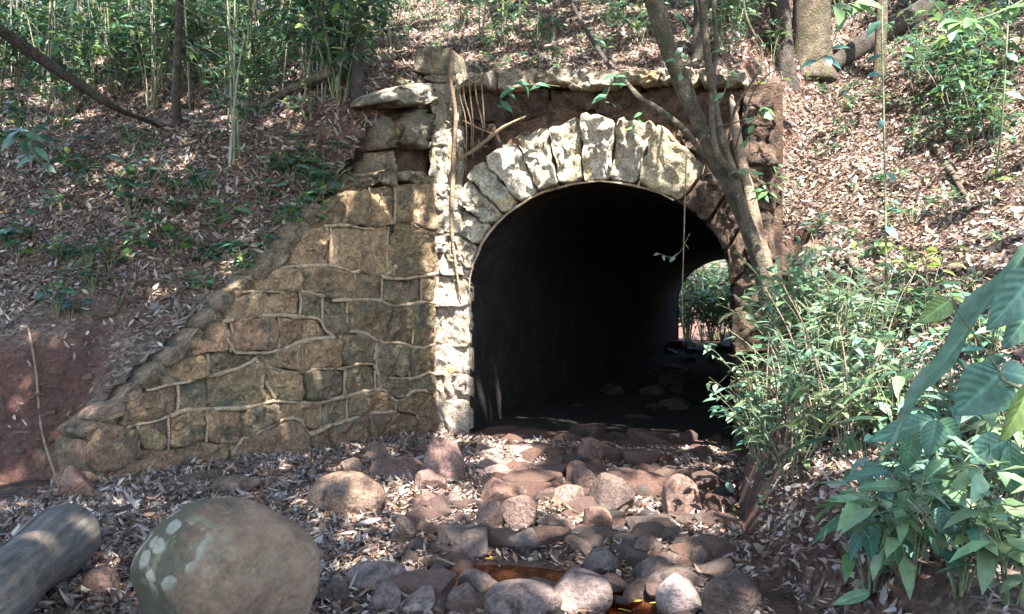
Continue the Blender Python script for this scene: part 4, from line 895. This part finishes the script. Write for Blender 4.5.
# shrub mass on the right bank in front of the jamb
for k, (px, py, h, n, L, lab, tn) in enumerate([
    (770, 330, .75, 110, .12, 'pale green sprawling bush at the foot of the leaning tree', (.12, .18, .09)), (800, 360, .75, 120, .12, 'tangled leafy bush on the right bank', (.10, .17, .09)), (760, 395, .6, 110, .10, 'bush leaning out across the right jamb', (.10, .18, .10)), (790, 430, .6, 120, .10, 'fine leaved bush on the bank lip', (.09, .17, .10)),
    (830, 400, .75, 120, .11, 'thick bush of thin stalks on the right bank', (.12, .17, .08)), (755, 455, .42, 110, .09, 'fern-like bush hanging over the stream bank', (.06, .17, .11)), (845, 455, .6, 90, .11, 'pale stalky bush right of the fern-like one', (.12, .16, .08)), (875, 380, .7, 80, .13, 'loose bush behind the broad leaved plants', (.09, .16, .09)), (820, 300, .6, 80, .12, 'bush above the tangled one on the slope', (.13, .18, .10)),
    (905, 420, .5, 70, .13, 'green bush among the broad leaved plants', (.07, .15, .10)), (985, 400, .6, 70, .14, 'bush at the right edge behind the broad leaves', None), (960, 590, .3, 60, .10, 'low dark herb in the bottom right corner', None), (870, 600, .25, 40, .10, 'small herb at the bottom of the right bank', None), (1010, 560, .45, 60, .14, 'herb cut by the lower right edge', None)]):
    b = hit(px, py); shrub('bush', lab, 'bush', b, 9, h, h * .62, int(n * .62), L, .36, r=.005, side=2, tint=tn, stem='stem_pale' if k % 3 == 0 else 'stem', lean=(-.25 if px < 800 else -.05, -.1, 0))
for k in range(9):
    b = hit(rng.uniform(740, 860), rng.uniform(400, 480)); e = b + (rng.uniform(-.35, .2), rng.uniform(-.25, .1), rng.uniform(.5, .9))
    branch('stalk', 'dry straw coloured stalk among the bushes on the right bank', [b - (0, 0, .05), (b + e) / 2 + (0, 0, .12), e], [.006, .005, .002], 'root', 'stalk', 'dry stalks on the right bank', n=5)
# climbing sprig over the arch, drooping sprigs, thin right-hand stems
def sprig(label, pts, n, L, asp=.45, r=.004, tint=None, cat='vine', name='vine'):
    base = np.array(pts[0]); t = thing(name, label, cat, base); P = spline(pts, 5); V, Fs = tube_data(P, np.linspace(r, r * .5, len(P)), 5, .1, 2); mk('stem', V, Fs, M['stem'], t, base)
    for j in range(n):
        i = int((.2 + .8 * (j + .5) / n) * (len(P) - 1)); a = rng.uniform(0, 6.28); d = np.array([math.cos(a), math.sin(a) * .6 - .2, rng.uniform(-.8, .1)])
        l = L * rng.uniform(.75, 1.2); leaves('leaf', [P[i]], [d], [unit(np.array([rng.normal() * .3, -.7, .7]))], [l], [l * asp], gcol(1, tint), M['leaf'], t, P[i], curl=.25, fold=.12)
sprig('leafy sprig hanging from the coping left of the keystone', [fxyz(*fuv(566, 92), .24), fxyz(*fuv(545, 92), .34), fxyz(*fuv(522, 98), .36), fxyz(*fuv(504, 116), .34)], 9, .16, tint=(.07, .17, .09))
sprig('leafy sprig drooping from the middle of the coping', [fxyz(*fuv(640, 78), .3), fxyz(*fuv(625, 84), .36), fxyz(*fuv(616, 100), .36), fxyz(*fuv(612, 112), .34)], 8, .15, tint=(.07, .16, .08))
sprig('small green sprig on the voussoirs right of the keystone', [fxyz(*fuv(652, 112), .3), fxyz(*fuv(642, 128), .28), fxyz(*fuv(636, 140), .26)], 5, .09, tint=(.10, .20, .07))
sprig('tiny leafed vine tip hanging inside the right of the arch', [fxyz(*fuv(694, 236), .3), fxyz(*fuv(680, 258), .3), fxyz(*fuv(660, 254), .3)], 6, .07, tint=(.11, .16, .10))
sprig('green sprig at the base of the leaning tree', [at(752, 205, 7.4), at(762, 190, 7.35), at(772, 194, 7.3)], 6, .11, tint=(.09, .18, .06))
sprig('thin dark stem rising up the middle of the right slope', [hit(886, 335), at(886, 250, 6.0), at(884, 120, 6.05), at(882, 20, 6.1), at(884, -30, 6.1)], 9, .13, r=.010, cat='sapling', name='sapling', tint=(.05, .13, .11))
sprig('thin pale green stem near the right edge of the slope', [hit(996, 180), at(1003, 110, 7.2), at(1008, 20, 7.2), at(1010, -20, 7.2)], 6, .14, r=.010, cat='sapling', name='sapling')
sprig('leafy twig hanging in at the top right', [at(1060, -30, 4.2), at(1020, 2, 4.2), at(975, 20, 4.2), at(942, 22, 4.2)], 14, .14, r=.006, cat='branch', name='leafy_branch', tint=(.11, .20, .07))
sprig('leafy twig hanging in above the thick trunk', [at(905, -40, 5), at(880, -10, 5), at(850, 4, 5), at(828, 6, 5)], 11, .16, r=.006, cat='branch', name='leafy_branch', tint=(.12, .22, .08))
sprig('blue green twig dangling left of the slim trunk', [at(838, 30, 5.6), at(828, 52, 5.6), at(815, 62, 5.6)], 5, .13, r=.004, cat='branch', name='leafy_branch', tint=(.05, .15, .13))
sprig('leafy twig at the left edge above the broad leaved herb', [hit(48, 178), at(30, 140, 7.2), at(18, 130, 7.1)], 9, .2, r=.006, cat='sapling', name='sapling', tint=(.10, .18, .10))

for lb, pts, n_, L_ in [('leafy twig climbing the right side of the leaning tree', [at(748, 160, 7.55), at(752, 130, 7.5), at(760, 112, 7.5), at(772, 108, 7.5)], 10, .12),
                        ('thin leafy vine wound round the leaning trunk near the top', [at(690, 95, 7.4), at(678, 60, 7.35), at(690, 30, 7.35), at(668, 6, 7.35)], 9, .10),
                        ('leafy shoot between the upper stems of the leaning tree', [at(716, 110, 7.45), at(728, 80, 7.4), at(726, 45, 7.4), at(736, 20, 7.4)], 9, .11),
                        ('small leafy shoot at the fork of the leaning tree', [at(728, 175, 7.45), at(745, 168, 7.4), at(756, 176, 7.35)], 5, .09)]:
    sprig(lb, pts, n_, L_, tint=(.11, .20, .08))
for lb, pts in [('thin bare twig crossing the leaning trunk at half height', [(690, 150), (715, 128), (742, 120), (765, 98)]), ('thin twig sticking up from the leaning trunk', [(700, 120), (690, 70), (700, 30), (694, -15)]), ('fine twig arching over the right pier', [(735, 150), (752, 95), (775, 70), (790, 74)])]:
    branch('twig', lb, [at(x_, y_, 7.5) for x_, y_ in pts], [.008, .007, .006, .003], 'bark', 'twig', n=5)

# ---------------------------------------------------------------- broad leaved plants, lower right foreground
def broad(name_parent, bpx, tpx, wpx, Y, col, Yt=None, up=.5, fold=.18, curl=.12, seed=0, wave=0., nv=None):
    b, t = at(*bpx, Y), at(*tpx, Yt or Y); d = t - b; L = np.linalg.norm(d); d = d / L; W = wpx / F * Y
    nrm = unit(np.array([rng.normal() * .15, -1 + up * .3, up]) if nv is None else np.array(nv)); s = unit(np.cross(d, nrm)); nrm = np.cross(s, d)
    na, nb = 44, 15; V, Fs, cc = [], [], []; vf = 2 * math.pi * max(7, L / .035) 
    for i in range(na):
        tt = i / (na - 1); hw = W / 2 * (math.sin(math.pi * min(1, tt ** .75)) ** .8 if 0 < tt < 1 else .02) * (1 - .25 * tt)
        for j in range(nb):
            v = (j / (nb - 1) - .5) * 2
            z = fold * abs(v) * hw * 2 - curl * L * tt * tt + .028 * W * math.cos(vf * (tt - .28 * abs(v))) * min(1, 3 * abs(v)) * (1 - .6 * abs(v)) + wave * W * math.sin(tt * 17 + 2 * v) * v
            V.append(b + d * L * tt + s * hw * v + nrm * z)
            vein = .80 + .45 * math.exp(-(v / .07) ** 2) + .16 * max(0, -math.cos(vf * (tt - .28 * abs(v)))) ** 6 + rng.normal() * .05; cc.append(np.array(col) * vein)
    Fs = [(i * nb + j, i * nb + j + 1, (i + 1) * nb + j + 1, (i + 1) * nb + j) for i in range(na - 1) for j in range(nb - 1)]
    return mk('leaf', V, Fs, M['bigleaf'], name_parent, center=b, cols=np.array(cc))
def broad_plant(label, rootpx, stems, lv, Y, name='broad_leaved_plant'):
    b = hit(*rootpx); b[1] = max(b[1], .1); t = thing(name, label, 'plant', b); parts = []
    for st in stems:
        P = spline([b - (0, 0, .04)] + [at(x, y, Y) for x, y in st], 5); parts.append(tube_data(P, np.linspace(.009, .004, len(P)), 6, .1, 3))
    for l in lv:
        st = min((q for s_ in stems for q in s_), key=lambda q: (q[0] - l[0][0]) ** 2 + (q[1] - l[0][1]) ** 2)
        P = spline([at(*st, Y), at(*l[0], Y)], 3); parts.append(tube_data(P, .003, 5, .1, 3))
    V, Fs = joined(parts); mk('stem', V, Fs, M['stem'], t, b)
    for k, l in enumerate(lv): broad(t, *l[:3], Y + rng.uniform(-.12, .12), np.array(l[3]) * rng.uniform(.85, 1.15), **(l[4] if len(l) > 4 else {}))
B1, B2, B3, B4 = (.085, .18, .125), (.07, .155, .08), (.13, .23, .12), (.17, .24, .07)
broad_plant('tall plant with a long drooping blade at the right edge', (1020, 610), [[(1040, 480), (1042, 300), (1034, 246)], [(1035, 420), (1003, 380), (1000, 372)]], [
    ((1036, 240), (872, 448), 34, (.12, .21, .13), dict(fold=.22, curl=.05, wave=.16, nv=(-.70, -.30, .62))), ((1002, 372), (958, 414), 60, B1, dict(curl=.2, up=.35)), ((1040, 268), (990, 330), 50, B1, dict(up=.4)), ((1040, 300), (1004, 350), 36, B1), ((1000, 372), (1036, 378), 30, B1), ((1034, 380), (1004, 445), 34, B4, dict(up=.2)), ((950, 300), (920, 322), 26, B4, dict(up=.1))], 2.55)
broad_plant('bushy plant with broad drooping blue green leaves at the lower right', (950, 600), [[(948, 520), (938, 470), (935, 425)], [(965, 540), (985, 490), (1005, 440)], [(945, 540), (915, 500), (905, 480)]], [
    ((934, 420), (868, 440), 26, B1), ((936, 420), (928, 458), 28, B1), ((938, 422), (965, 440), 24, B2), ((1006, 440), (968, 462), 34, B1), ((1008, 446), (1015, 500), 30, B2), ((912, 436), (906, 472), 24, B2, dict(up=.2)), ((904, 486), (858, 486), 14, B3), ((906, 490), (900, 525), 18, B3), ((940, 506), (940, 560), 32, B1, dict(up=.3)), ((925, 480), (950, 458), 22, B2), ((936, 490), (980, 496), 14, B1), ((912, 500), (945, 492), 18, B3),
    ((990, 500), (1022, 520), 16, B3), ((988, 506), (1010, 532), 15, B3), ((985, 500), (975, 540), 18, B2), ((995, 470), (1030, 478), 18, B2), ((950, 470), (930, 490), 20, B2)], 3.0)
broad_plant('low plant with pale pointed leaves on the lip of the right bank', (905, 612), [[(912, 580), (918, 560)], [(890, 590), (880, 570)]], [
    ((918, 556), (930, 596), 24, B3), ((908, 560), (870, 560), 14, B3), ((884, 560), (868, 520), 20, B1), ((882, 524), (842, 528), 18, B1), ((870, 592), (832, 604), 14, B3), ((890, 586), (862, 586), 9, B3), ((900, 592), (916, 610), 14, B3), ((860, 520), (876, 536), 16, B2)], 3.1)
broad_plant('dark leaved plant cut off by the right edge of the picture', (1030, 606), [[(1040, 560), (1030, 520)], [(1010, 590), (1000, 570)]], [
    ((1034, 520), (1000, 548), 22, B2), ((1030, 530), (1020, 575), 20, B2), ((1000, 572), (970, 590), 20, B1), ((1004, 574), (1024, 600), 18, B2), ((1040, 540), (1000, 520), 18, B3)], 3.0)

def leaf_proto(col, k):
    na, nb = 30, 11; V, cc = [], []; vf = 2 * math.pi * 7
    for i in range(na):
        tt = i / (na - 1); hw = .19 * (math.sin(math.pi * min(1, tt ** .75)) ** .8 if 0 < tt < 1 else .02) * (1 - .25 * tt)
        for j in range(nb):
            v = (j / (nb - 1) - .5) * 2; V.append((tt, hw * v, .28 * abs(v) * hw - (.22 + .1 * k) * tt * tt + .009 * math.cos(vf * (tt - .2 * abs(v))) * min(1, 3 * abs(v)) * (1 - .6 * abs(v))))
            cc.append(np.array(col) * (.80 + .45 * math.exp(-(v / .09) ** 2) + .16 * max(0, -math.cos(vf * (tt - .2 * abs(v)))) ** 6 + rng.normal() * .05))
    o = mk('leaf', V, [(i * nb + j, i * nb + j + 1, (i + 1) * nb + j + 1, (i + 1) * nb + j) for i in range(na - 1) for j in range(nb - 1)], M['bigleaf'], None, (0, 0, 0), cols=np.array(cc)); me = o.data; bpy.data.objects.remove(o); return me
LP = [leaf_proto(c, k % 3) for k, c in enumerate([B1, B2, B3, (.10, .19, .15), (.14, .23, .10)])]
for (px, py, h, n, lab) in [(870, 520, .35, 9, 'low broad leaved plant nearest the bare right bank'), (900, 470, .5, 11, 'broad leaved plant behind the pale pointed leaves'), (945, 470, .55, 12, 'broad leaved plant behind the bushy one'), 
                            (1015, 500, .6, 12, 'broad leaved plant standing against the right edge'), (920, 560, .3, 10, 'small broad leaved plant before the bushy one'), (880, 575, .25, 8, 'small broad leaved plant low on the right bank')]:
    b = hit(px, py); t = thing('broad_leaved_plant', lab, 'plant', b); parts = []
    for j in range(n):
        a = U(0, 6.28); hh = h * U(.45, 1.05); q = np.array([math.cos(a), math.sin(a), 0]) * U(.04, .16); P = spline([b - (0, 0, .03), b + q * .4 + (0, 0, hh * .6), b + q + (0, 0, hh)], 4); parts.append(tube_data(P, np.linspace(.005, .0025, len(P)), 5, .1, j))
        o = bpy.data.objects.new('leaf', LP[rng.integers(len(LP))]); link(o, t); o.location = P[-1] - b; L = U(.13, .22); o.scale = (L, L, L); o.rotation_euler = (U(-.4, .4), U(-.1, .6), a + U(-.5, .5))
    V, Fs = joined(parts); mk('stem', V, Fs, M['stem'], t, b)

# ---------------------------------------------------------------- leaf litter and ground cover
PAL = np.array([(.20, .125, .08), (.27, .22, .19), (.36, .28, .20), (.10, .065, .05), (.33, .235, .20), (.155, .095, .07), (.44, .37, .30), (.24, .13, .075)]); PAL = PAL * (.95, 1.0, 1.06); PW = np.array([.2, .16, .10, .20, .11, .15, .05, .03])
def litter(name, n, x0, x1, y0, y1, f, cond, seed, size=(.045, .115), lift=.012, zo=0):
    r = np.random.default_rng(seed); x = r.uniform(x0, x1, n); y = r.uniform(y0, y1, n)
    cm = cond(x, y); x, y = x[cm], y[cm]; n = len(x); z = f(x, y); nr = snorm(x, y, f)
    keep = (nr[:, 2] > np.where(x > 1.5, .28, .45) + .25 * fbm(np.c_[x, y, z], 2.5, 2, 6)) & (fbm(np.c_[x, y, z], 1.6, 3, 14) > -.48); keep &= ~((x > .9) & (x < 1.75) & (y < 6.2) & (f is H) & (r.uniform(size=n) > .35)); keep &= ~((x < -2.75) & (y < 7.25 + .25 * np.sin(x * 5)) & (y > 6.1) & (f is H) & (r.uniform(size=n) > .10)); x, y, z, nr = x[keep], y[keep], z[keep], nr[keep]; n = len(x)
    N = unit(nr + r.normal(size=(n, 3)) * .5); D = np.cross(N, unit(r.normal(size=(n, 3)))); L = r.uniform(*size, n) * r.choice([.6, 1, 1.3], n, p=[.3, .55, .15])
    W = L * np.where(r.uniform(size=n) < .28, r.uniform(.04, .10, n), r.uniform(.14, .42, n)); L = L * np.where(r.uniform(size=n) < .06, 1.5, 1); C = PAL[r.choice(len(PAL), n, p=PW)] * r.uniform(.6, 1.25, (n, 1)) * (1 + .35 * fbm(np.c_[x, y, z], 1.1, 2, 3))[:, None]
    P = np.c_[x, y, z] + nr * r.uniform(.004, lift * 2.2, n)[:, None] - unit(D) * L[:, None] / 2
    o = leaves(name, P, D, N, L, W, C, M['litter'], curl=r.uniform(-.5, .35, n), fold=.1); o['kind'] = 'stuff'; return o
hillc = lambda x, y: ~inpoly(x, y, CH) & (np.abs(x) < .62 * y + 1.2)
o = litter('leaf_litter', 330000, -9.5, 10, 2.2, 16, H, hillc, 1, size=(.035, .10)); o['label'] = 'brown dry leaf litter covering the embankment slopes'
strm = lambda x, y: inpoly(x, y, CH) & (rng.uniform(size=len(x)) < np.clip(1.0 - 1.05 * sst(-.85, -.2, x), .15, 1)) & (G(x, y) > -.07) & (us(x, y)[1] < -.25 - 1.2 * sst(-.1, .5, x)) & (np.abs(x) < .62 * y + .6)
o = litter('leaf_litter', 80000, -3.2, 2.2, 2.0, 9.6, G, strm, 2, size=(.035, .095), lift=.018); o['label'] = 'dry leaves lying between the stones of the stream bed'
def debris(name, n, x0, x1, y0, y1, f, cond, seed):
    r = np.random.default_rng(seed); x = r.uniform(x0, x1, n); y = r.uniform(y0, y1, n); cm = cond(x, y); x, y = x[cm], y[cm]; n = len(x); z = f(x, y)
    a = r.uniform(0, 6.28, n); L = r.uniform(.012, .035, n); W = L * r.uniform(.15, .6, n); d = np.c_[np.cos(a), np.sin(a), r.normal(size=n) * .45]; sd_ = np.c_[-np.sin(a), np.cos(a), r.normal(size=n) * .5]
    P = np.c_[x, y, z + r.uniform(.006, .022, n)]; V = np.stack([P - d * L[:, None], P + sd_ * W[:, None], P + d * L[:, None], P - sd_ * W[:, None]], 1).reshape(-1, 3)
    q = np.arange(n)[:, None] * 4 + np.arange(4); C = PAL[r.choice(len(PAL), n, p=PW)] * r.uniform(.6, 1.5, (n, 1))
    o = fast_mesh(name, V, np.zeros((0, 3), int), q, M['litter'], np.repeat(C, 4, 0)); o['kind'] = 'stuff'; o['label'] = 'fine leaf crumbs and bark bits in the litter'
debris('litter_crumbs', 260000, -7, 7, 3, 12, H, lambda x, y: hillc(x, y) & (snorm(x, y, H)[:, 2] > .45) & ~((x < -2.75) & (y < 7.2)), 7)
debris('litter_crumbs', 60000, -3.2, 2.0, 2.2, 9.3, G, lambda x, y: inpoly(x, y, CH) & (G(x, y) > -.07) & (us(x, y)[1] < -.2) & (np.abs(x) < .6 * y + .4), 8)
# yellow leaves at the pool edge
n = 150; x = np.r_[rng.normal(.25, .33, n // 2), rng.normal(.62, .2, n // 2)]; y = np.r_[rng.normal(4.95, .16, n // 2), rng.normal(4.35, .25, n // 2)]; z = np.maximum(G(x, y), -.072) + .008; L = rng.uniform(.03, .06, n)
o = leaves('fallen_yellow_leaves', np.c_[x, y, z], np.c_[rng.normal(size=(n, 2)), np.zeros(n)], np.tile([0, 0, 1.], (n, 1)) + rng.normal(size=(n, 3)) * .2, L, L * .45, np.array((.42, .28, .06)) * rng.uniform(.6, 1.2, (n, 1)), M['litter'], curl=.1); o['kind'] = 'stuff'; o['label'] = 'small yellow leaves around the brown pool'
# sparse low green seedlings over the slope
n = 2600; x = rng.uniform(-9, 9, n); y = rng.uniform(5, 15, n); ok = hillc(x, y) & (fbm(np.c_[x, y, 0 * x], .8, 2, 44) > .02); x, y = x[ok], y[ok]; n = len(x); z = H(x, y)
x, y, z = x.repeat(4) + rng.normal(size=4 * n) * .03, y.repeat(4) + rng.normal(size=4 * n) * .03, z.repeat(4) + rng.uniform(.02, .14, 4 * n); n *= 4; L = rng.uniform(.05, .12, n)
o = leaves('ground_cover', np.c_[x, y, z], np.c_[rng.normal(size=(n, 2)), rng.uniform(-.3, .4, n)], unit(np.c_[rng.normal(size=(n, 2)) * .3, np.ones(n)]), L, L * .4, gcol(n), M['leaf'], curl=.2); o['kind'] = 'stuff'; o['label'] = 'scattered low green seedlings over the slopes'
for k in range(12):
    Yf = U(25.5, 29); xf = (U(676, 750) - 512) / F * Yf; b = np.array([xf, Yf, float(G(np.array([xf]), np.array([Yf]))[0])])
    shrub('far_shrub', 'dim green shrub beyond the tunnel', 'shrub', b, 7, U(1.6, 2.6), .7, 420, .2, .4, 'shrubs beyond the tunnel', r=.012, side=3, tint=(.05, .09, .04))
# greenery beyond the far mouth of the tunnel
for k in range(22):
    p = C0 + RT * rng.uniform(-2, 4.5) + AX * (TL + rng.uniform(.6, 5)); b = np.array([*p, float(G(p[0:1], p[1:2])[0])])
    shrub('far_shrub', 'dim green shrub beyond the tunnel', 'shrub', b, 6, 2.4, 1.3, 260, .22, .4, 'shrubs beyond the tunnel', r=.012, side=3)

# ---------------------------------------------------------------- labels that single out: place within each row of look-alikes
from collections import defaultdict
same = defaultdict(list)
for o in SC.objects:
    if o.parent is None and o.get('group'): same[o['label']].append(o)
ORD = 'first second third fourth fifth sixth seventh eighth ninth tenth eleventh twelfth'.split()
def place(i, n, left, right):
    return (f'{ORD[i]} from the {left}' if i < n / 2 else f'{ORD[n - 1 - i]} from the {right}')
for lab, obs in same.items():
    n = len(obs)
    if n < 2 or 'outside the picture' in lab: continue
    px = lambda o: o.location.x / max(o.location.y, .5)
    py = lambda o: (o.location.z - EYE) / max(o.location.y, .5)
    obs.sort(key=px)
    if n <= 24:
        for i, o in enumerate(obs): o['label'] = lab + ', ' + place(i, n, 'left', 'right')
    else:
        cols_ = ['far left', 'left', 'middle', 'right', 'far right']; k5 = math.ceil(n / 5)
        for c_ in range(5):
            cc_ = sorted(obs[c_ * k5:(c_ + 1) * k5], key=py); m_ = len(cc_)
            for i, o in enumerate(cc_):
                o['label'] = lab + ', ' + cols_[c_] + ', ' + (place(i, m_, 'bottom', 'top') if m_ <= 24 else ('lower half' if i < m_ / 2 else 'upper half'))
